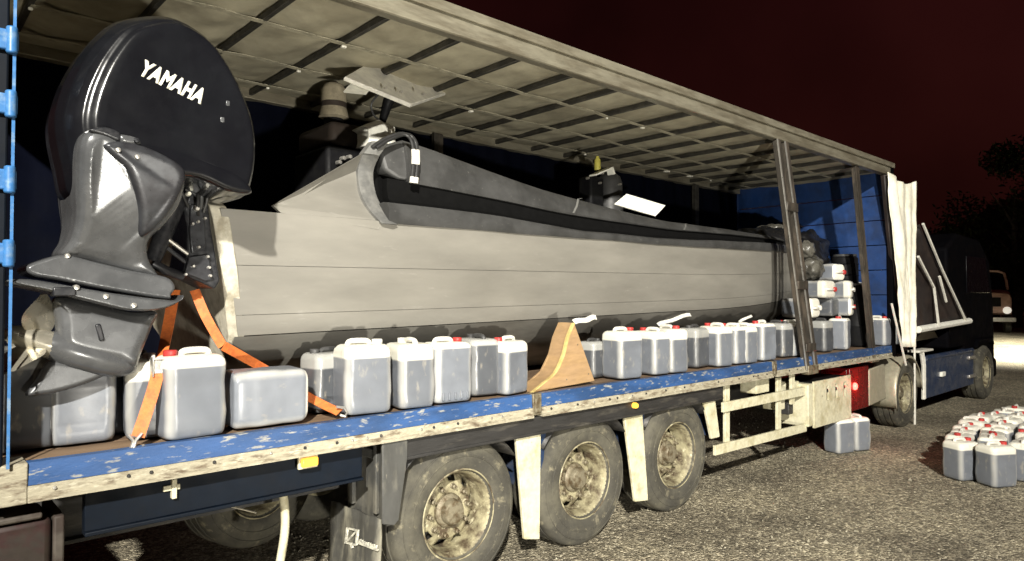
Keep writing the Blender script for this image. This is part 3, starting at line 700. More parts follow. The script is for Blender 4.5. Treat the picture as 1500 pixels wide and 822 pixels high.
for s in (-1, 1):
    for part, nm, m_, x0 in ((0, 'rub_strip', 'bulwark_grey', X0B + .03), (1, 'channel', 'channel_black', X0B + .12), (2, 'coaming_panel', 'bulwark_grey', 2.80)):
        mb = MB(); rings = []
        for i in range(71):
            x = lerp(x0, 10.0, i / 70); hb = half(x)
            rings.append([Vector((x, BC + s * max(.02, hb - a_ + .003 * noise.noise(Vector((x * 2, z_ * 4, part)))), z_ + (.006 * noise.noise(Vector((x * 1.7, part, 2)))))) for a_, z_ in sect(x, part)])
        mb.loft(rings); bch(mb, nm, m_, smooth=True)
    if s > 0: continue
    mir = (lambda v: v.copy()) if s < 0 else (lambda v: Vector((v.x, 2 * BC - v.y, v.z)))
    arcs = [mir(v) for v in arc]; dn = -s
    ext = [mir(at(545, 208, YW0 + .2))] + arcs
    mb = MB(); rings = []
    for n_, p_ in enumerate(catmull(ext, 3, False)):
        w_ = .115
        rings.append([p_ + Vector(v) for v in ((-.012, -dn * .035, .0), (w_ * .5, -dn * .05, .0), (w_, -dn * .028, 0), (w_, dn * .04, 0), (-.012, dn * .04, 0))])
    mb.loft(rings); bch(mb, 'bulwark_trim', 'bulwark_trim', smooth=True)
    # dark end panel behind the trim
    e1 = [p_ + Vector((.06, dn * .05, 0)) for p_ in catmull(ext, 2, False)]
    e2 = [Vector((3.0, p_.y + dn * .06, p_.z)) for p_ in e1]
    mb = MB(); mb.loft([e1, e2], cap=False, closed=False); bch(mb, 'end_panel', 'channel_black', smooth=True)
    for x in (4.55, 6.3):
        hb = half(x); mb = MB(); mb.loft([[Vector((x + dx + .08 * q_, BC + s * (hb - a_ + .005), z_)) for q_, (a_, z_) in enumerate(sect(x, 2)[1:5])] for dx in (-.014, .014)], cap=False, closed=False)
        bch(mb, 'joint_tape', 'bulwark_trim', smooth='all')
# rolled cheek at the front of the end opening
ckp = [at(*q_) for q_ in ((556, 222, YW0 + .22), (570, 210, YW0 + .22), (590, 205, YW0 + .22), (606, 214, YW0 + .22), (622, 222, YW0 + .2), (640, 262, YW0 + .14), (612, 266, YW0 + .13), (585, 262, YW0 + .16), (563, 250, YW0 + .2))]
bch(MB().loft([ckp, [p_ + Vector((0, .25, 0)) for p_ in ckp]]), 'cheek', 'bulwark_grey', bevel=.03, seg=3)
# bulkhead inside the bulwark end (dark cheek) and hoses
hp = catmull([at(*q_) for q_ in ((545, 216, BC - .84), (565, 203, BC - .84), (590, 196, BC - .85), (603, 207, BC - .87), (606, 235, BC - .90), (603, 268, BC - .90))], 6, False)
for d in (0, .035):
    hs = bch(MB().tube([p_ + Vector((d, 0, .0)) for p_ in hp], .014, 8), 'hose', 'hose_black', smooth=True)
    n_ = len(hp)
    bch(MB().tube([p_ + Vector((d, 0, 0)) for p_ in hp[n_ - 10:n_ - 5]], .0165, 8), 'hose_sleeve', 'white_panel', hs, smooth=True)
    bch(MB().tube([p_ + Vector((d, 0, 0)) for p_ in hp[n_ - 3:]], .0175, 8), 'hose_sleeve', 'white_panel', hs, smooth=True)

# ------------------------------------------------------------------ outboard motor
YM = 3.88
mo = empty('outboard_motor', (1.0, YM, 1.55), 'huge black and silver outboard motor hanging on the boat transom', 'outboard motor')
def mch(mb, name, m, parent=mo, **k): return ch(mb, name, m, parent, **k)
def outline(pxs, Y, n=5, smooth=True):
    p_ = [at(x_, y_, Y(x_) if callable(Y) else Y) for x_, y_ in pxs]; p_ = [Vector((v.x, v.z, 0)) for v in p_]
    return catmull(p_, n) if smooth else p_
def pillow(pts, yc, half_t, rings, fac=None, near_only=False):
    # offset outlines: rings = [(t, inset)], t in 0..1 of the half thickness; half_t may depend on z
    n = len(pts); area = sum(pts[i].x * pts[(i + 1) % n].y - pts[(i + 1) % n].x * pts[i].y for i in range(n)); sg = 1 if area > 0 else -1
    nrm = []
    for i in range(n):
        d = (pts[(i + 1) % n] - pts[i - 1]).normalized(); nrm.append(Vector((-d.y, d.x, 0)) * sg)
    ht = half_t if callable(half_t) else (lambda x, z: half_t)
    lim = []
    for i in range(n):
        best = 9
        for j in range(n):
            k_ = (j + 1) % n
            if j in (i, (i - 1) % n, (i + 1) % n, (i - 2) % n): continue
            e = pts[k_] - pts[j]; w = pts[j] - pts[i]; den = nrm[i].x * e.y - nrm[i].y * e.x
            if abs(den) < 1e-9: continue
            t_ = (w.x * e.y - w.y * e.x) / den; u_ = (w.x * nrm[i].y - w.y * nrm[i].x) / den
            if t_ > 1e-6 and -.001 <= u_ <= 1.001: best = min(best, t_)
        lim.append(best * .36)
    for _ in range(3): lim = [min(lim[i], .34 * (lim[i - 1] + lim[i] + lim[(i + 1) % n])) for i in range(n)]
    out = []
    for sd in ((-1,) if near_only else (-1, 1)):
        rs_ = []
        for t, ins in rings:
            r_ = []
            for i in range(n):
                q_ = pts[i] + nrm[i] * min(ins * (fac(pts[i]) if fac else 1), lim[i]); r_.append(Vector((q_.x, yc + sd * t * ht(q_.x, q_.y), q_.y)))
            rs_.append(r_)
        out.append(rs_)
    seq = list(reversed(out[0])) + ([] if near_only else out[1][1:] if rings[0][0] == 0 else out[1])
    if not near_only: return MB().loft(seq)
    back = [Vector((v.x, yc, v.z)) for v in out[0][0]]
    return MB().loft(list(reversed(out[0])) + [back])
cow = outline([(86, 296), (72, 252), (62, 205), (65, 172), (80, 132), (108, 88), (149, 50), (201, 35), (241, 35), (273, 47), (305, 69), (333, 100), (357, 140), (372, 181), (376, 222), (372, 261), (362, 288), (335, 286), (290, 262), (240, 262), (180, 275), (128, 296)], lambda x_: lerp(YM + .17, YM - .21, max(0, min(1, (x_ - 62) / 300))), 5)
cow_x0 = min(p_.x for p_ in cow)
cowl_o = mch(pillow(cow, YM, .288, [(0, 0), (.45, .004), (.70, .022), (.84, .048), (.91, .066), (.915, .078), (.95, .088), (.985, .100), (1.0, .125)], fac=lambda p_: max(.45, min(1.45, 1.45 - 1.15 * (p_.x - cow_x0) / .75))), 'cowling', 'cowl_black', smooth=True)
def soften(o, vox=.009, it=6):
    m = o.modifiers.new('remesh', 'REMESH'); m.mode = 'VOXEL'; m.voxel_size = vox; m.use_smooth_shade = True
    m = o.modifiers.new('smooth', 'SMOOTH'); m.factor = .5; m.iterations = it
    return o
soften(cowl_o, .007, 3)
# rear spine band and lower skirt of the cowl
sk = outline([(196, 212), (250, 222), (300, 240), (345, 260), (362, 285), (330, 283), (285, 264), (240, 260), (205, 262), (192, 238)], YM - .2, 4)
soften(mch(pillow(sk, YM, .292, [(0, .0), (.9, .0), (.985, .01), (1.0, .025)]), 'cowl_skirt', 'cowl_black', smooth=True), .007, 3)
# silver mid section, thick above and narrow below
mid = outline([(104, 240), (106, 212), (116, 197), (142, 191), (168, 204), (190, 238), (203, 270), (222, 285), (238, 262), (266, 258), (262, 300), (243, 330), (222, 352), (224, 378), (239, 407), (190, 398), (140, 386), (92, 374), (103, 350), (109, 320), (106, 280)], YM - .19, 4)
zt, zb_ = at(150, 195, YM).z, at(150, 385, YM).z
def midt(x, z): k = max(0, min(1, (zt - z) / (zt - zb_))); return lerp(.345, .155, k ** 1.8)
soften(mch(pillow(mid, YM, midt, [(0, 0), (.5, .0), (.78, .006), (.9, .016), (.97, .032), (1.0, .06)]), 'mid_section', 'motor_silver', smooth=True), .007, 3)
# dark swept cheek on the mid section
ck = outline([(148, 213), (178, 208), (220, 220), (268, 250), (262, 290), (236, 330), (212, 345), (206, 310), (196, 278), (182, 248), (162, 230)], YM - .3, 5)
soften(mch(pillow(ck, YM, lambda x, z: min(.352, midt(x, z) + .022), [(0, 0), (.93, .0), (.985, .01), (1.0, .03)]), 'side_cheek', 'motor_dark', smooth=True), .007, 3)
ck = outline([(128, 193), (150, 188), (172, 196), (172, 209), (150, 201)], YM - .3, 4)
soften(mch(pillow(ck, YM, .345, [(0, 0), (.98, .0), (1.0, .008)]), 'air_intake', 'bracket_black', smooth=True), .005, 4)
ck = outline([(173, 199), (196, 203), (204, 212), (190, 214), (174, 210)], YM - .3, 4)
soften(mch(pillow(ck, YM, .345, [(0, 0), (.97, .0), (1.0, .01)]), 'intake_lip', 'motor_silver', smooth=True), .005, 4)
for q_ in ((200, 206), (201, 230), (173, 220), (99, 375)):
    c = at(*q_, YM - (.35 if q_[1] < 300 else .16)); mch(MB().lathe([(.0001, -.012), (.010, -.01), (.013, 0), (.013, .03)], c, 'y', 10), 'screw', 'bolt_steel' if q_[1] > 210 else 'bracket_black', smooth=True)
# apron, plate, gearcase
ap = outline([(36, 391), (60, 381), (92, 374), (140, 385), (190, 397), (239, 406), (252, 420), (246, 432), (238, 438), (150, 424), (90, 412), (45, 404)], YM - .1, 4)
soften(mch(pillow(ap, YM, .165, [(0, 0), (.88, .0), (.96, .004), (1.0, .012)]), 'apron', 'motor_silver', smooth=True), .005, 1)
pl = outline([(4, 411), (40, 410), (95, 419), (160, 430), (246, 440), (258, 432), (256, 440), (230, 452), (185, 455), (130, 443), (70, 428), (20, 418)], YM - .08, 4)
soften(mch(pillow(pl, YM, .20, [(0, 0), (.9, .0), (1.0, .008)]), 'ventilation_plate', 'motor_silver', smooth=True), .004, 1)
gc = outline([(78, 436), (120, 440), (188, 456), (228, 456), (220, 480), (206, 515), (196, 538), (170, 532), (110, 520), (84, 505), (80, 470)], YM, 5)
soften(mch(pillow(gc, YM, .075, [(0, 0), (.5, .004), (.85, .022), (1.0, .05)]), 'gearcase', 'motor_silver', smooth=True), .007, 3)
t0, t1 = at(70, 503, YM), at(200, 541, YM)
pr = [(.0, .062), (.08, .072), (.3, .082), (.6, .082), (.8, .068), (.92, .045), (.985, .02), (1, .003)]
mch(MB().tube([t0.lerp(t1, t) for t, _ in pr], [r_ for _, r_ in pr], 20), 'torpedo', 'motor_silver', smooth=True)
skg = outline([(160, 538), (150, 552), (110, 568), (70, 578), (36, 580), (52, 556), (72, 528), (110, 530)], YM, 4)
soften(mch(pillow(skg, YM, .028, [(0, 0), (.6, .006), (1.0, .02)]), 'skeg', 'motor_silver', smooth=True), .005, 4)
for q_, w_ in (((146, 487), .028),):
    c = at(*q_, YM - .075); M = Matrix.Translation(c) @ Matrix.Rotation(R(-14), 4, 'Y')
    mch(MB().box(-.012, .012, -.012, .02, -.042, .042, M), 'water_inlet', 'bracket_black', bevel=.006)
c = at(93, 427, YM - .18); mch(MB().box(c.x - .045, c.x + .045, c.y - .03, c.y + .05, c.z - .022, c.z + .02), 'trim_anode', 'bracket_black', bevel=.006)
for q_ in ((112, 421), (155, 434), (196, 447)):
    c = at(*q_, YM - .2); mch(MB().lathe([(.0001, -.012), (.012, -.01), (.013, .0), (.013, .03)], c, 'y', 8), 'screw', 'bolt_steel', smooth=True)
# propeller
pc = at(48, 498, YM); ax = (t0 - t1).normalized()
prop = empty('propeller'); prop.parent = mo; prop.location = pc - mo.location
def pch(mb, name, m): return ch(mb, name, m, prop, smooth=True)
pch(MB().tube([pc + ax * d for d in (-.10, -.06, .0, .06, .10, .12)], [.066, .064, .058, .05, .036, .004], 18), 'prop_hub', 'prop_steel')
u0 = ax.cross(Vector((0, 1, 0))).normalized(); v0 = Vector((0, 1, 0))
if u0.z < 0: u0 = -u0
for k, ang in enumerate((20, 140, 260)):
    a = R(ang); rd = u0 * math.cos(a) - v0 * math.sin(a); tg = rd.cross(ax)
    rings = []
    for i in range(9):
        t = i / 8; r_ = .045 + .175 * t; w_ = .085 * math.sin(math.pi * (.16 + .78 * t)) ** .7 + .006; pit = R(lerp(62, 28, t))
        d1 = (tg * math.cos(pit) + ax * math.sin(pit)); nn = d1.cross(rd).normalized(); c = pc + rd * r_ + ax * (.05 * t)
        rings.append([c - d1 * w_, c + nn * .006 + nn * .01 * t, c + d1 * w_ * 1.05, c - nn * .006 + nn * .01 * t])
    pch(MB().loft(rings), 'blade', 'prop_steel')
# clamp bracket, swivel arm, bolts, hoses
YB = 4.02
br = outline([(268, 302), (276, 283), (296, 284), (305, 300), (309, 335), (316, 375), (322, 412), (314, 424), (290, 412), (267, 402), (273, 372), (274, 335)], YB, 1, False)
brk = mch(MB().prism([(p_.x, p_.y) for p_ in br], YB - .01, YB + .28), 'clamp_bracket', 'bracket_black', bevel=.012)
mch(MB().prism([(p_.x, p_.y) for p_ in outline([(278, 300), (295, 300), (300, 330), (301, 362), (280, 372), (277, 340)], YB - .02, 1, False)], YB - .03, YB - .011), 'bracket_rib', 'motor_dark', brk, bevel=.006)
mch(MB().prism([(p_.x, p_.y) for p_ in outline([(276, 376), (305, 372), (312, 410), (300, 412), (270, 400)], YB - .02, 1, False)], YB - .026, YB - .011), 'bracket_rib', 'motor_dark', brk, bevel=.006)
for q_ in ((291, 362), (283, 390), (304, 376), (306, 392), (308, 404), (290, 325), (286, 303), (300, 320), (272, 402), (282, 328)):
    c = at(*q_, YB - .03); mch(MB().lathe([(.0001, -.014), (.007, -.014), (.010, -.006), (.010, .01)], c, 'y', 6), 'bolt', 'bolt_steel', brk, smooth=True)
mch(MB().tube([at(262, 285, YB + .02), at(240, 340, YB), at(223, 384, YB - .02)], [.055, .05, .04], 12), 'swivel_arm', 'bracket_black', smooth=True)
mch(MB().tube([at(223, 386, YB - .04), at(242, 396, YB - .04), at(266, 405, YB)], [.028, .026, .026], 10), 'swivel_arm', 'motor_dark', smooth=True)
mch(MB().tube([at(247, 351, YB - .03), at(275, 372, YB - .01)], .011, 8), 'trim_rod', 'bolt_steel', smooth=True)
mch(MB().tube([at(243, 362, YB - .0), at(272, 384, YB - .01)], .012, 8), 'trim_rod', 'motor_dark', smooth=True)
mch(MB().tube([at(218, 330, YB - .1), at(232, 290, YB - .1), at(252, 268, YB - .08), at(280, 262, YB)], .05, 12), 'rig_tube', 'bracket_black', smooth=True)
for k in range(7):
    a = at(266 + rnd.uniform(-4, 30), 262 + rnd.uniform(-2, 18), YB - .06); b = at(280 + rnd.uniform(-6, 30), 300 + rnd.uniform(-12, 16), YB - .05 + .1 * rnd.random())
    m_ = a.lerp(b, .5) + Vector((rnd.uniform(-.06, .06), -.03, rnd.uniform(-.02, .05)))
    mch(MB().tube(catmull([a, m_, b], 5, False), rnd.uniform(.006, .011), 7), 'cable', rnd.choice(['hose_black', 'motor_dark', 'hose_black', 'motor_silver']), smooth=True)
for q_, m_ in (((276, 284), 'letter_cream'), ((291, 266), 'bolt_steel'), ((318, 292), 'bolt_steel'), ((288, 306), 'bolt_steel')):
    c = at(*q_, YB - .05); mch(MB().lathe([(.0001, -.02), (.010, -.02), (.014, -.008), (.014, .012)], c, 'y', 8), 'fitting', m_, smooth=True)
# maker's name on the cowl and two small marks
def text(body, p0, p1, height_px, parent, m, y_plane, extr=.0015, shear=.0, off=.003, name='lettering'):
    cu = bpy.data.curves.new(name, 'FONT'); cu.body = body; cu.size = 1; cu.extrude = 0; cu.offset = 0.045; cu.space_character = 1.08
    ob = bpy.data.objects.new(name, cu); col.objects.link(ob)
    bpy.context.view_layer.update()
    me = bpy.data.meshes.new_from_object(ob.evaluated_get(bpy.context.evaluated_depsgraph_get())); bpy.data.objects.remove(ob)
    xs2 = [v.co.x for v in me.vertices]; ys2 = [v.co.y for v in me.vertices]; x0, x1, y0, y1 = min(xs2), max(xs2), min(ys2), max(ys2)
    A, B = at(*p0, y_plane), at(*p1, y_plane); dx = (B - A); up = Vector((-dx.z, 0, dx.x)).normalized()
    hgt = height_px * (A.dot(_F)) / 1000
    for v in me.vertices:
        a = (v.co.x - x0) / (x1 - x0); b = (v.co.y - y0) / (y1 - y0)
        v.co = A + dx * a + up * (hgt * b) + dx.normalized() * shear * b
    me.materials.append(MATS[m]); ob = bpy.data.objects.new(name, me); col.objects.link(ob)
    ob.parent = parent; ob.location = -Vector(parent.location)
    md = ob.modifiers.new('s', 'SOLIDIFY'); md.thickness = .004; md.offset = 0
    return ob
text('YAMAHA', (200, 108), (294, 153), 26, mo, 'letter_cream', YM - .2895, shear=.012)
for q_ in ((331, 153), (323, 177)):
    c = at(*q_, YM - .26); mch(MB().box(c.x - .011, c.x + .011, c.y - .03, c.y + .02, c.z - .014, c.z + .014), 'badge', 'motor_silver', bevel=.004)

# ------------------------------------------------------------------ fuel cans
CW, CD, CH = .30, .245, .43
def rrect(w, d, r_, z, n=5):
    out = []
    for cx, cy, a0 in ((w / 2 - r_, d / 2 - r_, 0), (-w / 2 + r_, d / 2 - r_, 90), (-w / 2 + r_, -d / 2 + r_, 180), (w / 2 - r_, -d / 2 + r_, 270)):
        for k in range(n + 1):
            a = R(a0 + 90 * k / n); out.append(Vector((cx + r_ * math.cos(a), cy + r_ * math.sin(a), z)))
    return out
def make_can(m, cap='cap_red', ribs=False, seed=0, sx=1, sy=1):
    root = bpy.data.objects.new('fuel_can', None); col.objects.link(root)
    lv = [(.80, .82, 0, .04), (.93, .93, .004, .05), (.985, .98, .02, .055), (1, 1, .045, .055), (1, 1, .12, .05), (.985, .98, .20, .05), (.985, .98, .26, .05), (1, 1, .325, .05), (1, 1, .362, .055), (.975, .97, .378, .055), (.90, .88, .395, .055), (.82, .78, .402, .05), (.5, .4, .404, .03)]
    lv2 = []
    for (q0, q1) in zip(lv, lv[1:]):
        st_ = 4 if q1[2] - q0[2] > .03 else 1
        lv2 += [tuple(lerp(q0[n_], q1[n_], k_ / st_) for n_ in range(4)) for k_ in range(st_)]
    lv2.append(lv[-1])
    def dent(v):
        d_ = .006 * noise.noise(Vector((v.x * 9 + seed, v.y * 9, v.z * 6))) + .003 * noise.noise(Vector((v.x * 22, v.y * 22 + seed, v.z * 15)))
        if seed > 10: d_ -= .007 * max(0, min(1, (.105 - abs(v.x)) / .012)) * max(0, min(1, (.30 - v.z) / .02)) * max(0, min(1, (v.z - .06) / .02)) * (abs(v.y) > .08)
        else: d_ -= .008 * math.exp(-(v.x / .014) ** 2) * (abs(v.y) > .08) + .006 * math.exp(-(v.y / .02) ** 2) * (abs(v.x) > .1)
        mid_ = math.exp(-((v.z - .2) / .1) ** 2); nrm_ = Vector((v.x, v.y, 0)).normalized()
        return v + nrm_ * (d_ + .007 * mid_ * (.5 + noise.noise(Vector((seed, v.x * 3, 1))))) if .01 < v.z < .4 else v
    def ring_(w, d, r_, z):
        base = rrect(w, d, r_, z); out = []
        for a, b in zip(base, base[1:] + base[:1]):
            out.append(a)
            if (b - a).length > .05: out += [a.lerp(b, t) for t in (.12, .16, .22, .36, .44, .5, .56, .64, .78, .84, .88)]
        return out
    rr_ = [ring_(CW * sx * a, CD * sy * b, r_, z) for a, b, z, r_ in lv2]
    nn_ = min(len(r_) for r_ in rr_)
    if any(len(r_) != nn_ for r_ in rr_): rr_ = [rrect(CW * sx * a, CD * sy * b, r_, z, 8) for a, b, z, r_ in lv2]
    mb = MB(); mb.loft([[dent(v) for v in r_] for r_ in rr_])
    mb.build('body', m, root, smooth='all')
    if ribs:
        for k in range(5): MB().box(-.10 + k * .05 - .008, -.10 + k * .05 + .008, -CD / 2 - .006, -CD / 2 + .01, .02, .07).build('rib', m, root, bevel=.004)
    h = MB().tube(catmull([(-.095, 0, .390), (-.088, 0, .416), (-.06, 0, .424), (.01, 0, .424), (.038, 0, .416), (.048, 0, .390)], 4, False), .017, 8)
    h.build('handle', 'handle_white' if m == 'can_plastic' else 'grey_gear', root, smooth=True)
    k = MB(); n = 18; c = (.095, 0, .392)
    pr = [(.030, 0), (.030, .008), (.033, .010), (.033, .034), (.029, .039), (.0001, .040)]
    k.lathe(pr, c, 'z', n); k.build('cap', cap, root, smooth=True)
    return root
protos = {}
for key, a in (('w', ('can_plastic', 'cap_red', False, 1.3, 1, 1)), ('r', ('can_plastic', 'cap_red', True, 4.1, 1.02, .98)), ('n', ('can_plastic', 'handle_white', False, 7.7, .98, 1.03)), ('v', ('can_plastic', 'cap_red', False, 12.2, .97, 1.04)), ('m', ('can_plastic', 'cap_red', False, 17.5, 1.03, .97)), ('d', ('can_plastic_shaded', 'grey_gear', False, 22.0, 1, 1))):
    protos[key] = [make_can(*a), False]
def can(kind, loc, rz, label, group, lying=None, s=1.0):
    if kind == 'w' and rnd.random() < .5: kind = 'v'
    elif kind == 'n' and rnd.random() < .5: kind = 'm'
    if lying is None and rnd.random() < .3: rz += 180
    pr = protos[kind]
    if not pr[1]: o = pr[0]; pr[1] = True
    else: o = copy_tree(pr[0])
    o.location = loc; o.scale = (s, s, s)
    if lying is None: o.rotation_euler = (0, 0, R(rz))
    else: o.rotation_mode = 'XYZ'; o.rotation_euler = (R(lying[0]), R(lying[1]), R(rz))
    tag(o, label, 'fuel can', group); return o
def ordn(i): return ('first', 'second', 'third', 'fourth', 'fifth', 'sixth', 'seventh', 'eighth', 'ninth', 'tenth', 'eleventh', 'twelfth', 'thirteenth', 'fourteenth')[i]
ZD = DZ + .012
G1 = 'fuel cans standing along the trailer deck edge'
def onx(px, y): return at(px, 433, y).x
deck = [
 ('d', 30, 4.10, 8, 'fuel can with shade put into its colour at the far left corner of the deck', 1.12),
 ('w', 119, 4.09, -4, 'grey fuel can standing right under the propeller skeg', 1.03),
 ('d', 186, 4.24, 5, 'fuel can with shade put into its colour left of the orange strap', 1.0),
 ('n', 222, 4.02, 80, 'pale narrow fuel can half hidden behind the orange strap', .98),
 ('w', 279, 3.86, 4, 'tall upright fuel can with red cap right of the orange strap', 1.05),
 ('d', 478, 4.10, 8, 'fuel can with shade put into its colour behind the one lying on its side', .92),
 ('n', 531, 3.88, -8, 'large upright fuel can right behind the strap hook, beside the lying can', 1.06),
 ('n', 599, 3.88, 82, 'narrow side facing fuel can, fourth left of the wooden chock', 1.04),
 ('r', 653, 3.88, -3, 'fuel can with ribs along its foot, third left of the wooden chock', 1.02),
 ('d', 699, 4.00, 80, 'fuel can with shade put into its colour, second left of the wooden chock', 1.03),
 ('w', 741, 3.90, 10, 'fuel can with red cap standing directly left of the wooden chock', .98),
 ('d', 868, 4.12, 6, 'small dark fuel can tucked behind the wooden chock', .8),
]
for k, px, y, rz, lb, s in deck: can(k, (onx(px, y), y, ZD), rz, lb, G1, None, s)
row2 = [('w', 911, 3.90, -6, 1.04), ('n', 953, 3.92, 84, 1.0), ('w', 979, 3.90, 80, 1.04), ('d', 1015, 4.0, 6, 1.0), ('w', 1047, 3.91, 82, 1.03), ('w', 1070, 3.93, 86, 1.0), ('n', 1085, 3.9, 84, 1.0), ('w', 1113, 3.90, -4, 1.04), ('d', 1139, 3.98, 84, 1.0), ('w', 1153, 3.95, 86, 1.0), ('n', 1164, 3.92, 82, 1.0),
        ('d', 1199, 3.98, 84, 1.0), ('n', 1229, 3.94, 14, 1.05), ('w', 1260, 3.98, 86, 1.02), ('n', 1286, 3.86, 84, 1.0), ('n', 1301, 3.84, 86, 1.0)]
for i, (k, px, y, rz, s) in enumerate(row2):
    if i < 11: lb = f'fuel can, {ordn(i)} in the row right of the wooden chock'
    else: lb = f'fuel can in the bottom row beyond the leaning post, {ordn(i - 11)} from that post'
    can(k, (onx(px, y), y, ZD), rz, lb, G1, None, s)
# lying can
y = 3.90; can('n', (onx(334, y), y, ZD + .158), -3, 'fuel can lying on its narrow side, broad face towards the viewer', G1, (0, 90), 1.06)
G2 = 'fuel cans piled at the front of the deck'
pile = [  # px, layer, y of the face, kind, top towards viewer
    (1199, 0, 3.86, 'n', True, 'white fuel can lying in the second layer, just right of the leaning post'),
    (1224, 0, 3.98, 'd', False, 'dark fuel can lying in the second layer of the pile'),
    (1250, 0, 3.88, 'w', True, 'fuel can lying with its red cap towards the viewer in the pile'),
    (1278, 0, 4.0, 'd', True, 'dark fuel can lying in the pile right behind the thin post'),
    (1223, 1, 3.90, 'n', True, 'white fuel can in the third layer of the pile, left one'),
    (1250, 1, 3.90, 'n', True, 'white fuel can in the third layer of the pile, right one'),
    (1279, 1, 4.02, 'd', True, 'dark fuel can in the third layer of the pile by the thin post'),
    (1237, 2, 3.98, 'n', True, 'white fuel can on the very top of the pile beyond the leaning post'),
    (1292, 2, 3.95, 'n', True, 'small pale fuel can high in the pile near the gathered curtain'),
    (1284, 3, 4.10, 'd', False, 'dark fuel can topping the pile against the blue front board')]
for px, l, y, k, top, lb in pile:
    x_ = onx(px, y); z_ = ZD + .452 + .2475 * l + .123
    jz = rnd.uniform(-16, 16)
    if top: can(k, (x_, y + .44, z_), jz, lb, G2, (90, 0), 1.0)
    else: can(k, (x_, y, z_), jz, lb, G2, (-90, 0), 1.0)
# dark crates carrying the back of the pile
pb = empty('cargo_crate', (10.3, 5.0, ZD), 'dark stacked crate under the piled fuel cans', 'crate')
for i in range(2): ch(MB().box(9.2 + .1 * i, 10.9, 4.14 if i == 0 else 4.5, 5.9, ZD + .45 * i, ZD + .45 * i + .447), 'crate_layer', 'dark_gear', pb, bevel=.02)
for i, (x_, y_, z_, lb) in enumerate(((10.55, 4.02, ZD + .46, 'dark plastic barrel beside the gathered curtain'), (10.6, 4.2, ZD + .9, 'dark grey topped barrel, highest by the blue front board'))):
    b_ = empty('plastic_barrel', (x_, y_, ZD if i == 0 else z_), lb, 'barrel', 'dark barrels at the front')
    zz = ZD if i == 0 else z_
    hh = .885 if i == 0 else .42
    ch(MB().lathe([(.001, 0), (.17, 0), (.185, .02), (.185, hh * .3), (.195, hh * .33), (.185, hh * .36), (.185, hh * .7), (.195, hh * .73), (.185, hh * .76), (.18, hh * .95), (.16, hh), (.001, hh)], (x_, y_, zz), 'z', 28), 'shell', 'dark_gear', b_, smooth=True)
    ch(MB().lathe([(.165, hh + .001), (.165, hh + .03), (.15, hh + .035), (.001, hh + .035)], (x_, y_, zz), 'z', 28), 'lid', 'grey_gear', b_, smooth=True)
# ground cans
G3 = 'fuel cans standing on the yard'
q = atz(1241, 664, 0); can('n', (q.x, q.y + .1, .008), -18, 'large fuel can on the ground, left one of the pair by the red lamp', G3, None, 1.06)
q = atz(1272, 659, 0); can('n', (q.x - .08, q.y + .14, .008), 66, 'narrow fuel can on the ground, right one of the pair by the red lamp', G3, None, 1.06)
cl = []
q = atz(1420, 706, 0); cl.append((q.x + .1, q.y + .1, -26, 'front left can of the large group on the ground'))
q = atz(1472, 716, 0); cl.append((q.x + .1, q.y + .1, -30, 'front right can of the large group on the ground'))
bx, by = cl[0][0], cl[0][1]
names = ['second', 'third', 'fourth', 'fifth', 'sixth', 'seventh', 'eighth', 'ninth']
for r_ in range(8):
    xx = bx + .42 + r_ * .40; left = 2.42 + .05 * min(r_, 3) + (-.05 * max(0, r_ - 4)); kk = 0
    yy = left
    while yy > .19 * xx - .15 and kk < 5:
        pos = ('leftmost can', 'second can from the left', 'third can from the left', 'fourth can from the left', 'fifth can from the left')[kk]
        cl.append((xx + rnd.uniform(-.03, .03), yy + rnd.uniform(-.02, .02), rnd.uniform(-12, 12) + (90 if rnd.random() < .15 else 0), f'{pos} in the {names[r_]} row of the group on the ground'))
        yy -= .315 if rnd.random() < .8 else .35; kk += 1
for x, y, rz, lb in cl: can('w' if rnd.random() < .7 else 'n', (x, y, .008), rz, lb, G3, None, rnd.uniform(.97, 1.07))
for k, (o, used) in protos.items():
    if not used: bpy.data.objects.remove(o)

# ------------------------------------------------------------------ straps, chock, rags
def strap(name, paths, label, w=.05):
    o = empty(name, paths[0][0], label, 'strap')
    for pth in paths: ch(MB().ribbon(catmull(pth, 6, False), w, .004, (.8, 0, .5)), 'webbing', 'strap_orange', o, smooth=True)
    return o
y1 = 3.83
s1 = strap('ratchet_strap', [[at(256, 425, 4.25), at(244, 490, 4.1), at(234, 538, 3.86)], [at(234, 535, 3.80), at(222, 580, 3.78), at(202, 640, 3.74)]], 'orange ratchet strap hanging from the motor bracket to the deck edge', .06)
c = at(233, 537, 3.81); ch(MB().box(c.x - .03, c.x + .03, c.y - .02, c.y + .015, c.z - .035, c.z + .035).box(c.x - .038, c.x - .03, c.y - .03, c.y + .02, c.z - .05, c.z + .05), 'ratchet', 'bolt_steel', s1, bevel=.005)
c = at(198, 645, 3.73); ch(MB().tube([c + Vector(v) for v in ((.03, 0, .03), (.0, -.01, .0), (-.01, -.01, -.03), (.02, -.01, -.05), (.04, 0, -.03))], .008, 6).tube([c + Vector(v) for v in ((-.03, 0, .03), (-.01, -.01, .0), (-.02, -.01, -.03), (.0, -.01, -.05))], .008, 6), 'hook', 'bolt_steel', s1, smooth=True)
s2 = strap('ratchet_strap', [[at(285, 425, 4.22), at(302, 465, 4.14), at(326, 507, 4.12)], [at(328, 507, 4.1), at(395, 545, 4.22), at(455, 583, 3.98), at(497, 604, 3.76)]], 'orange ratchet strap running from the transom behind the lying can', .055)
c = at(498, 603, 3.745); ch(MB().tube([c + Vector(v) for v in ((-.02, .01, .03), (.03, 0, .02), (.05, 0, -.01), (.03, -.01, -.03), (.0, 0, -.02))], .008, 6), 'hook', 'bolt_steel', s2, smooth=True)
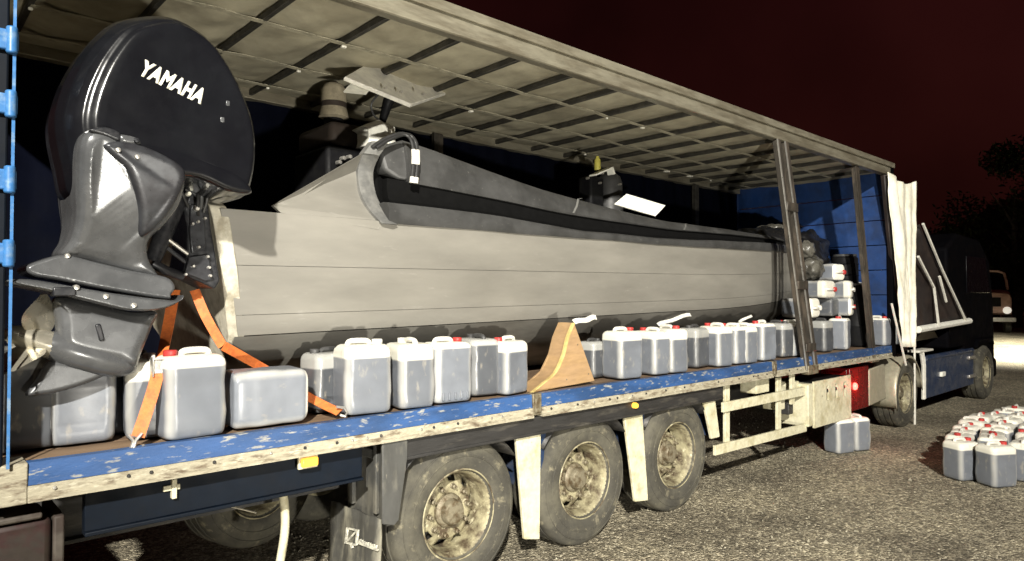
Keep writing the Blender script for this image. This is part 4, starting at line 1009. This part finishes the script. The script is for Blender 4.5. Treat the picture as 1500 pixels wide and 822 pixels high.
# wooden cradle chock
YC = 3.80
chk = empty('boat_chock', at(825, 560, YC), 'brown plywood chock with pale edges wedged under the hull', 'chock')
fr = [at(*q_, YC) for q_ in ((841, 473), (871, 558), (780, 575), (797, 561), (814, 546), (826, 520), (832, 495))]
ch(MB().prism([(p_.x, p_.z) for p_ in fr], YC, YC + .02), 'side_plate', 'plywood', chk, bevel=.002)
bk = [Vector((p_.x - .0, 0, p_.z)) for p_ in fr]
ch(MB().prism([(p_.x, p_.z) for p_ in bk], YC + .16, YC + .18), 'side_plate', 'plywood', chk, bevel=.002)
cv = catmull([fr[0], fr[6], fr[5], fr[4], fr[3], fr[2]], 3, False)
for q_ in ((846, 505), (862, 548), (830, 556)):
    ch(MB().lathe([(.0001, -.004), (.006, -.003), (.007, .002)], at(*q_, YC), 'y', 8), 'nail', 'hub_iron', chk)
mb = MB(); mb.loft([[Vector((p_.x - .012, YC - .004, p_.z)), Vector((p_.x + .010, YC - .004, p_.z)), Vector((p_.x + .010, YC + .019, p_.z)), Vector((p_.x - .012, YC + .019, p_.z))] for p_ in cv]); ch(mb, 'edge_band', 'plywood_edge', chk)
mb = MB(); mb.loft([[Vector((p_.x - .002, YC + .021, p_.z)), Vector((p_.x - .002, YC + .159, p_.z)), Vector((p_.x + .014, YC + .159, p_.z)), Vector((p_.x + .014, YC + .021, p_.z))] for p_ in cv]); ch(mb, 'curved_board', 'plywood', chk)
# rags lying on the cans
for pth, lb, w_ in ((((842, 472), (858, 468), (874, 465)), 'short white rag strip beside the top of the wooden chock', .05), (((965, 476), (985, 468), (1012, 461)), 'long white rag strip lying over the cans', .04), (((1084, 472), (1100, 462)), 'small white rag strip between the right hand cans', .03)):
    p3 = catmull([at(*q_, 4.08) for q_ in pth], 6, False)
    for i, p_ in enumerate(p3): p_.z += .006 * math.sin(i * .8); p_.y += .01 * math.cos(i * .6)
    o = MB().ribbon(p3, w_, .006, (0, .6, .8)).build('rag_strip', 'handle_white', smooth=True); tag(o, lb, 'rag', 'white rag strips')

# ------------------------------------------------------------------ gear in the boat
YG = 4.9
an = empty('panel_antenna', at(575, 175, YG), 'flat white tilted panel on a black swivel mount above the boat', 'antenna')
c4 = [at(502, 118, 4.55), at(550, 90, 5.05), at(652, 140, 5.0), at(600, 158, 4.55)]
nrm = (c4[1] - c4[0]).cross(c4[3] - c4[0]).normalized()
if nrm.z < 0: nrm = -nrm
ch(MB().loft([[p_ for p_ in c4], [p_ + nrm * .035 for p_ in c4]]), 'panel', 'white_panel', an, bevel=.006)
cc = (c4[0] + c4[1] + c4[2] + c4[3]) / 4
ch(MB().loft([[cc.lerp(p_, .5) - nrm * .05 for p_ in c4], [cc.lerp(p_, .62) - nrm * .002 for p_ in c4]]), 'mount_plate', 'dark_gear', an, bevel=.006)
ch(MB().tube([cc - nrm * .04, cc - nrm * .13 + Vector((0, 0, -.02)), at(560, 178, YG)], [.05, .045, .03], 10), 'swivel', 'dark_gear', an, smooth=True)
ch(MB().tube(catmull([cc - nrm * .06 + Vector((-.12, -.1, 0)), at(545, 150, YG - .2), at(547, 168, YG - .15), at(556, 176, YG - .1)], 5, False), .008, 6), 'cable', 'grey_gear', an, smooth=True)
f4 = [at(504, 136, 4.5), at(517, 121, 4.62), at(543, 130, 4.6), at(536, 139, 4.5)]
ch(MB().loft([f4, [p_ + Vector((0, .012, .012)) for p_ in f4]]), 'flap', 'white_paper', an)
for q_ in ((565, 128), (588, 134), (620, 137)):
    ch(MB().lathe([(.0001, -.012), (.008, -.01), (.01, 0), (.01, .02)], at(*q_, 4.5), 'y', 8), 'screw', 'bolt_steel', an, smooth=True)
wb = empty('white_box', at(556, 205, 4.75), 'small white five sided box standing on the boat behind the bulwark end', 'box')
ol = [at(*q_, 4.72) for q_ in ((541, 212), (540, 190), (532, 185), (555, 175), (579, 186), (580, 215))]
ch(MB().prism([(p_.x, p_.z) for p_ in ol], 4.72, 4.95), 'case', 'white_paper', wb, bevel=.006)
ch(MB().box(ol[0].x + .05, ol[5].x - .05, 4.76, 4.9, 2.5, ol[5].z + .01), 'stand', 'dark_gear', wb, bevel=.005)
bc_ = at(489, 150, 5.2)
bcv = empty('padded_cylinder', (bc_.x, 5.2, 2.4), 'beige padded cylinder with a dark band above the boat stern', 'cover')
ztop = at(489, 121, 5.2).z
k_ = 5.2 / ray(489, 150).y / 1000
pr = [(16, -2), (19, -6), (20, -18), (19, -30), (19.2, -31)]
ch(MB().lathe([(.001, 0), (8 * k_, -1 * k_), (14 * k_, -4 * k_), (18 * k_, -12 * k_), (18.5 * k_, -30 * k_)], (bc_.x, 5.2, ztop), 'z', 24), 'cover_top', 'beige_cover', bcv, smooth=True)
ch(MB().lathe([(18 * k_, -30 * k_), (18.5 * k_, -38 * k_)], (bc_.x, 5.2, ztop), 'z', 24), 'cover_band', 'dark_band', bcv, smooth=True)
ch(MB().lathe([(18.5 * k_, -38 * k_), (20 * k_, -44 * k_), (21.5 * k_, -52 * k_), (14 * k_, -54 * k_)], (bc_.x, 5.2, ztop), 'z', 24), 'cover_foot', 'beige_cover', bcv, smooth=True)
ch(MB().lathe([(14 * k_, -54 * k_), (15 * k_, -90 * k_), (24 * k_, -100 * k_), (26 * k_, -160 * k_)], (bc_.x, 5.2, ztop), 'z', 20, True), 'stem', 'dark_gear', bcv, smooth=True)
hs_ = empty('helm_seat', (2.5, 5.1, 2.3), 'dark brown seat block behind the stern wing of the boat', 'seat')
a = at(512, 210, 5.0)
ch(MB().box(a.x - .22, a.x + .24, 4.9, 5.5, a.z - .05, a.z + .14), 'backrest', 'dark_band', hs_, bevel=.05, seg=4)
ch(MB().box(a.x - .25, a.x + .28, 4.9, 5.5, 2.3, a.z - .06), 'seat_base', 'dark_gear', hs_, bevel=.03)
for q_ in ((497, 238), (512, 230), (503, 232)):
    ch(MB().lathe([(.0001, -.02), (.016, -.018), (.02, 0), (.02, .03)], at(*q_, 4.86), 'y', 8), 'knob', 'bolt_steel', hs_, smooth=True)
ps = empty('gear_pile', at(880, 280, 5.1), 'grey domed gear with white bracket and yellow bottle behind the bulwark', 'gear')
c = at(893, 268, 5.1)
ch(MB().lathe([(.0001, .13), (.06, .12), (.12, .07), (.145, 0), (.15, -.12), (.16, -.42)], c, 'z', 20), 'dome', 'grey_gear', ps, smooth=True)
c = at(872, 262, 5.05)
ch(MB().box(c.x - .13, c.x + .10, 5.0, 5.2, c.z - .45, c.z + .02), 'case', 'dark_gear', ps, bevel=.03)
ch(MB().beam(at(868, 257, 4.95), at(894, 246, 4.95), .10, .018).beam(at(893, 246, 4.95), at(896, 256, 4.95), .10, .022, up=(1, 0, 0)), 'bracket', 'white_paper', ps, bevel=.003)
c = at(875, 238, 5.05); ch(MB().lathe([(.001, .07), (.018, .07), (.02, .05), (.035, .03), (.038, -.06), (.034, -.09)], c, 'z', 14, True), 'bottle', 'yellow_plastic', ps, smooth=True)
for q_ in ((862, 261), (909, 270), (883, 254), (880, 268)):
    ch(MB().lathe([(.0001, -.012), (.010, -.01), (.013, 0), (.013, .03)], at(*q_, 4.93), 'y', 8), 'knob', 'bolt_steel', ps, smooth=True)
b4 = [at(900, 299, 4.62), at(918, 284, 4.70), at(975, 301, 4.70), at(960, 317, 4.62)]
o = MB().loft([b4, [p_ + Vector((0, .012, -.004)) for p_ in b4]]).build('white_board', 'white_paper'); tag(o, 'bright white board lying on the bulwark amidships', 'board')
# black tarpaulin and sacks beyond the leaning post
def lump(name, c, sx, sy, sz, m, label, cat, group=None, seed=0, n=26, amp=.25):
    mb = MB(); rings = []
    for i in range(n + 1):
        th = math.pi * i / n; ring = []
        for k in range(n * 2):
            a = 2 * math.pi * k / (n * 2); d = Vector((math.sin(th) * math.cos(a), math.sin(th) * math.sin(a), math.cos(th)))
            r_ = 1 + amp * noise.noise(d * 2.1 + Vector((seed, 0, 0))) + amp * .5 * noise.noise(d * 5.3 + Vector((0, seed, 0)))
            ring.append(Vector((c[0] + d.x * sx * r_, c[1] + d.y * sy * r_, c[2] + d.z * sz * r_)))
        rings.append(ring)
    mb.loft(rings); o = mb.build(name, m, smooth='all'); tag(o, label, cat, group); return o
q = at(1195, 332, 4.5); lump('tarpaulin', (9.35, 4.85, 2.62), .95, .55, .40, 'black_tarp', 'shiny black tarpaulin bundle over the bow of the boat', 'tarpaulin', None, 3)
lump('bag_heap', (10.12, 4.72, 2.60), .72, .40, .45, 'black_tarp', 'bulky heap of black bags behind the piled cans at the front board', 'bags', None, 21, 34, .3)
q = at(1140, 338, 4.8); lump('rope_heap', (q.x, 4.9, q.z), .22, .25, .10, 'bag_clear', 'pale crumpled heap on the boat deck left of the leaning post', 'rope', None, 8)
for i, (px, py, s_, lb) in enumerate(((1192, 392, .17, 'crumpled translucent sack, largest of the three under the tarpaulin'), (1186, 366, .12, 'crumpled translucent sack, topmost of the three under the tarpaulin'), (1200, 425, .14, 'crumpled translucent sack, lowest of the three beside the leaning post'))):
    q = at(px, py, 4.25); lump('plastic_sack', (q.x, 4.3, q.z), s_ * 1.2, s_, s_, 'bag_clear', lb, 'sack', 'translucent sacks', 11 + i, 22, .24)

# ------------------------------------------------------------------ tractor unit
tk = empty('tractor_unit', (14.2, 5.0, 0), 'dark blue lorry tractor unit coupled to the trailer front', 'lorry')
def kch(mb, name, m, parent=tk, **k): return ch(mb, name, m, parent, **k)
for y in (4.55, 5.4): kch(MB().box(9.7, 16.6, y - .05, y + .05, .75, 1.0), 'chassis_beam', 'chassis_black')
def twheel(x, y, flip=0, s=1.0):
    w = copy_tree(wp); w.parent = tk; w.location = Vector((x, y, .528 * s)) - tk.location; w.rotation_euler = (0, rnd.uniform(0, 6), flip); w.scale = (s, 1, s); return w
for x, y in ((11.75, 3.93), (16.1, 3.86)): twheel(x, y)
for x, y in ((11.75, 6.05), (16.1, 6.1)): twheel(x, y, math.pi)
for w in [c for c in tk.children if c.name.startswith('wheel')]:
    if 'label' in w: del w['label']
for x in (11.75,):
    fm = MB(); rings = []
    for i in range(17):
        a = R(lerp(4, 196, i / 16)); rings.append([Vector((x + .60 * math.cos(a), y, .53 + .60 * math.sin(a) + dz_)) for y, dz_ in ((YS - .005, -.05), (YS + .01, -.015), (YS + .05, 0), (YS + .6, 0))])
    fm.loft(rings, cap=False, closed=False); o = kch(fm, 'wheel_fender', 'tank_alloy', smooth=True); m = o.modifiers.new('s', 'SOLIDIFY'); m.thickness = .015
# rear lamps and panels, red lamp light put into the panel colour
lp = kch(MB().box(9.62, 9.66, YS + .10, YS + .75, .50, 1.06), 'lamp_panel', 'red_lit_panel', bevel=.01)
kch(MB().box(9.585, 9.618, YS + .12, YS + .36, .80, .92), 'rear_lamp', 'lamp_red', lp, bevel=.01)
kch(MB().box(9.60, 10.25, YS + .05, YS + .095, .48, 1.06), 'side_panel', 'red_lit_panel', bevel=.01)
for px_, py_ in ((1252, 566),):
    c = at(px_, py_, YS + .045); kch(MB().lathe([(.0001, -.03), (.04, -.026), (.05, -.01), (.05, .01)], c, 'y', 16), 'rear_lamp', 'lamp_red', smooth=True)
fr_ = [(10.30, .48), (10.95, .52), (10.9, 1.04), (10.30, 1.0)]
kch(MB().prism(fr_, YS + .06, YS + .10), 'side_panel', 'tank_alloy', bevel=.03)
ld = bpy.data.lights.new('rear_lamp_glow', 'POINT'); ld.energy = 5; ld.color = (1, .04, .03); ld.shadow_soft_size = .06
lo_ = bpy.data.objects.new('rear_lamp_glow', ld); col.objects.link(lo_); lo_.location = (9.75, YS - .12, .84)
# side skirt, tank, steps
kch(MB().box(12.6, 15.35, YS + .02, YS + .10, .36, 1.05).box(12.6, 15.35, YS, YS + .02, .98, 1.03), 'side_skirt', 'tractor_blue', bevel=.02)
kch(MB().tube([(12.48, YS + .03, .36), (12.50, YS + .03, .9), (12.42, YS + .03, 1.1)], .03, 8), 'mud_bar', 'white_panel', smooth=True)
kch(MB().tube([(12.58, YS + .05, .36), (12.60, YS + .05, .9), (12.52, YS + .05, 1.12)], .03, 8), 'mud_bar', 'white_panel', smooth=True)
kch(MB().box(13.3, 13.5, YS - .02, YS + .03, .66, .74), 'skirt_badge', 'white_paper', bevel=.01)
kch(MB().prism([(12.5, 1.28), (13.9, 1.30), (13.7, 1.42), (13.1, 1.44)], YS + .2, YS + .5), 'deck_plate', 'tank_alloy', bevel=.01)
kch(MB().box(12.3, 13.0, YS + .02, YS + .2, 1.12, 1.16), 'air_pipe', 'white_panel', bevel=.01)
# cab
cabp = [(13.9, 1.1), (13.9, 2.9), (14.5, 3.2), (16.0, 3.15), (16.7, 2.75), (16.95, 1.9), (17.0, .5), (16.75, .45), (16.7, 1.0), (15.5, 1.0), (15.4, .5), (14.9, .5), (14.9, 1.1)]
kch(MB().prism(cabp, YS + .04, YF - .04), 'cab', 'tractor_dark', bevel=.05, seg=3)
kch(MB().prism([(15.0, 2.1), (15.0, 2.8), (16.3, 2.8), (16.6, 2.1)], YS + .02, YS + .045), 'side_window', 'glass_dark', bevel=.01)
kch(MB().prism([(15.45, 1.05), (15.6, 1.2), (16.6, 1.2), (16.75, 1.05), (16.6, 1.1), (15.6, 1.1)], YS - .02, YS + .06), 'wheel_fender', 'tractor_dark', bevel=.01)
kch(MB().box(16.9, 17.2, YS + .05, YF - .05, .35, .75), 'bumper', 'tractor_dark', bevel=.06, seg=3)
for z in (.5, .85): kch(MB().box(14.95, 15.35, YS - .02, YS + .04, z, z + .06), 'step', 'bolt_steel', bevel=.01)
# loose pole leaning upright beside the curtain
q = atz(1340, 622, 0)
o = MB().tube([(q.x, q.y, -.005), (q.x + .03, q.y, 1.1), (q.x + .1, q.y + .02, 2.85)], .017, 8).build('pole', 'white_panel', smooth=True, origin=(q.x, q.y, 0)); tag(o, 'thin pale pole standing upright in front of the gathered curtain', 'pole')

# ------------------------------------------------------------------ far truck
q = atz(1452, 488, 0); ft = empty('old_truck', (q.x, q.y, 0), 'old brown truck facing the yard at the far right edge', 'truck')
dv = Vector((q.x, q.y, 0)).normalized(); 
FM = Matrix.Translation(Vector((q.x, q.y, 0))) @ Matrix.Rotation(math.atan2(-dv.y, -dv.x) + R(8), 4, 'Z')   # local +x points to the viewer
def fbox(x0, x1, y0, y1, z0, z1, name, m, parent=ft, bevel=.06): return ch(MB().box(x0, x1, y0, y1, z0, z1, FM), name, m, parent, bevel=bevel, seg=3)
rings = []
for x_, w_, zt_, zb2 in ((0.06, .78, 2.0, 1.25), (0, .92, 2.16, 1.1), (-.35, 1.0, 2.28, 1.0), (-1.2, 1.04, 2.36, 1.0), (-1.7, 1.06, 2.4, 1.0), (-4.6, 1.06, 2.4, 1.0)):
    rings.append([FM @ Vector((x_, y_, z_)) for y_, z_ in ((-w_, zb2), (-w_, lerp(zb2, zt_, .7)), (-w_ * .9, zt_ - .05), (-w_ * .6, zt_), (0, zt_ + .03), (w_ * .6, zt_), (w_ * .9, zt_ - .05), (w_, lerp(zb2, zt_, .7)), (w_, zb2))])
ch(MB().loft(rings), 'bonnet', 'old_truck', ft, smooth=True)
rings = []
for z_, x0_, w_ in ((2.40, -1.3, .98), (2.9, -1.55, .94), (3.3, -1.8, .88), (3.42, -2.1, .75)):
    rings.append([FM @ Vector(v) for v in ((x0_, -w_, z_), (x0_ + .08, 0, z_), (x0_, w_, z_), (-4.4, w_, z_), (-4.4, -w_, z_))])
ch(MB().loft(rings), 'cab', 'glass_dark', ft, smooth=True)
for yy in (-1, 1):
    ch(MB().tube([FM @ Vector((-1.27, yy * .97, 2.38)), FM @ Vector((-1.52, yy * .94, 2.9)), FM @ Vector((-1.77, yy * .89, 3.3)), FM @ Vector((-1.8, yy * .6, 3.42)), FM @ Vector((-1.75, 0, 3.44))], .07, 8), 'pillar', 'old_truck', ft, smooth=True)
    c = FM @ Vector((.02, yy * .72, 1.25)); d_ = (FM.to_3x3() @ Vector((1, 0, 0)))
    ch(MB().tube([c, c + d_ * .10, c + d_ * .14], [.2, .19, .1], 14), 'head_lamp', 'head_lamp', ft, smooth=True)
fbox(.05, .10, -.45, .45, 1.45, 1.95, 'grille', 'dark_gear', bevel=.02)
fbox(-.05, .2, -1.1, 1.1, .62, .86, 'bumper', 'white_panel', bevel=.05)
for yy in (-.85, .85):
    ch(MB().tube([FM @ Vector((-.8, yy - .15, .5)), FM @ Vector((-.8, yy + .15, .5))], .5, 20), 'wheel', 'tyre_rubber', ft, bevel=.05)

# ------------------------------------------------------------------ trees beyond the yard
def tree(x, y, h, r_, label, seed):
    rr = random.Random(seed); t = empty('tree', (x, y, 0), label, 'tree', 'dark trees behind the yard')
    tb = MB(); tb.tube([(x, y, -.1), (x + .1, y, h * .25), (x - .1, y + .1, h * .55), (x, y, h * .8)], [.28, .2, .13, .04], 8)
    for k in range(7):
        a = rr.random() * 6.28; z = h * rr.uniform(.28, .6); e = Vector((x + math.cos(a) * r_ * .7, y + math.sin(a) * r_ * .7, z + h * .2))
        tb.tube([(x, y, z), Vector((x, y, z)).lerp(e, .5) + Vector((0, 0, .2)), e], [.1, .06, .02], 6)
    ch(tb, 'trunk', 'bark', t, smooth=True)
    lb_ = MB(); blobs = []
    for k in range(44):
        a = rr.random() * 6.28; f = rr.random() ** .5; z = rr.uniform(.22, 1.0); w = r_ * math.sqrt(max(.05, 1 - ((z - .55) / .52) ** 2))
        blobs.append((Vector((x + math.cos(a) * f * w, y + math.sin(a) * f * w, h * z)), r_ * rr.uniform(.26, .46)))
    for k in range(7000):
        c, b_ = rr.choice(blobs); d = Vector((rr.gauss(0, 1), rr.gauss(0, 1), rr.gauss(0, .8))).normalized() * b_ * rr.random() ** .4; p_ = c + d; s_ = rr.uniform(.10, .24)
        u_ = Vector((rr.gauss(0, 1), rr.gauss(0, 1), rr.gauss(0, 1))).normalized(); v_ = u_.orthogonal().normalized()
        lb_.add([p_ - u_ * s_, p_ + v_ * s_ * .5, p_ + u_ * s_, p_ - v_ * s_ * .5], [(0, 1, 2, 3)])
    ch(lb_, 'crown', 'leaf', t)
for i, (px, d, h, r_, lb) in enumerate(((1490, 44, 11.2, 4.2, 'tallest dark tree, at the right edge behind the old truck'), (1425, 52, 7.5, 4.0, 'dark round tree right above the lorry cab'), (1455, 60, 8.5, 4.2, 'dark tree just left of the tallest tree'), (1395, 62, 6.5, 4.2, 'low dark tree behind the drawn dark curtain'), (1540, 50, 9.5, 4.5, 'dark tree cut by the right picture edge'))):
    v = ray(px, 433); v.z = 0; v = v / v.dot(_F) * d; tree(v.x, v.y, h, r_, lb, 40 + i)
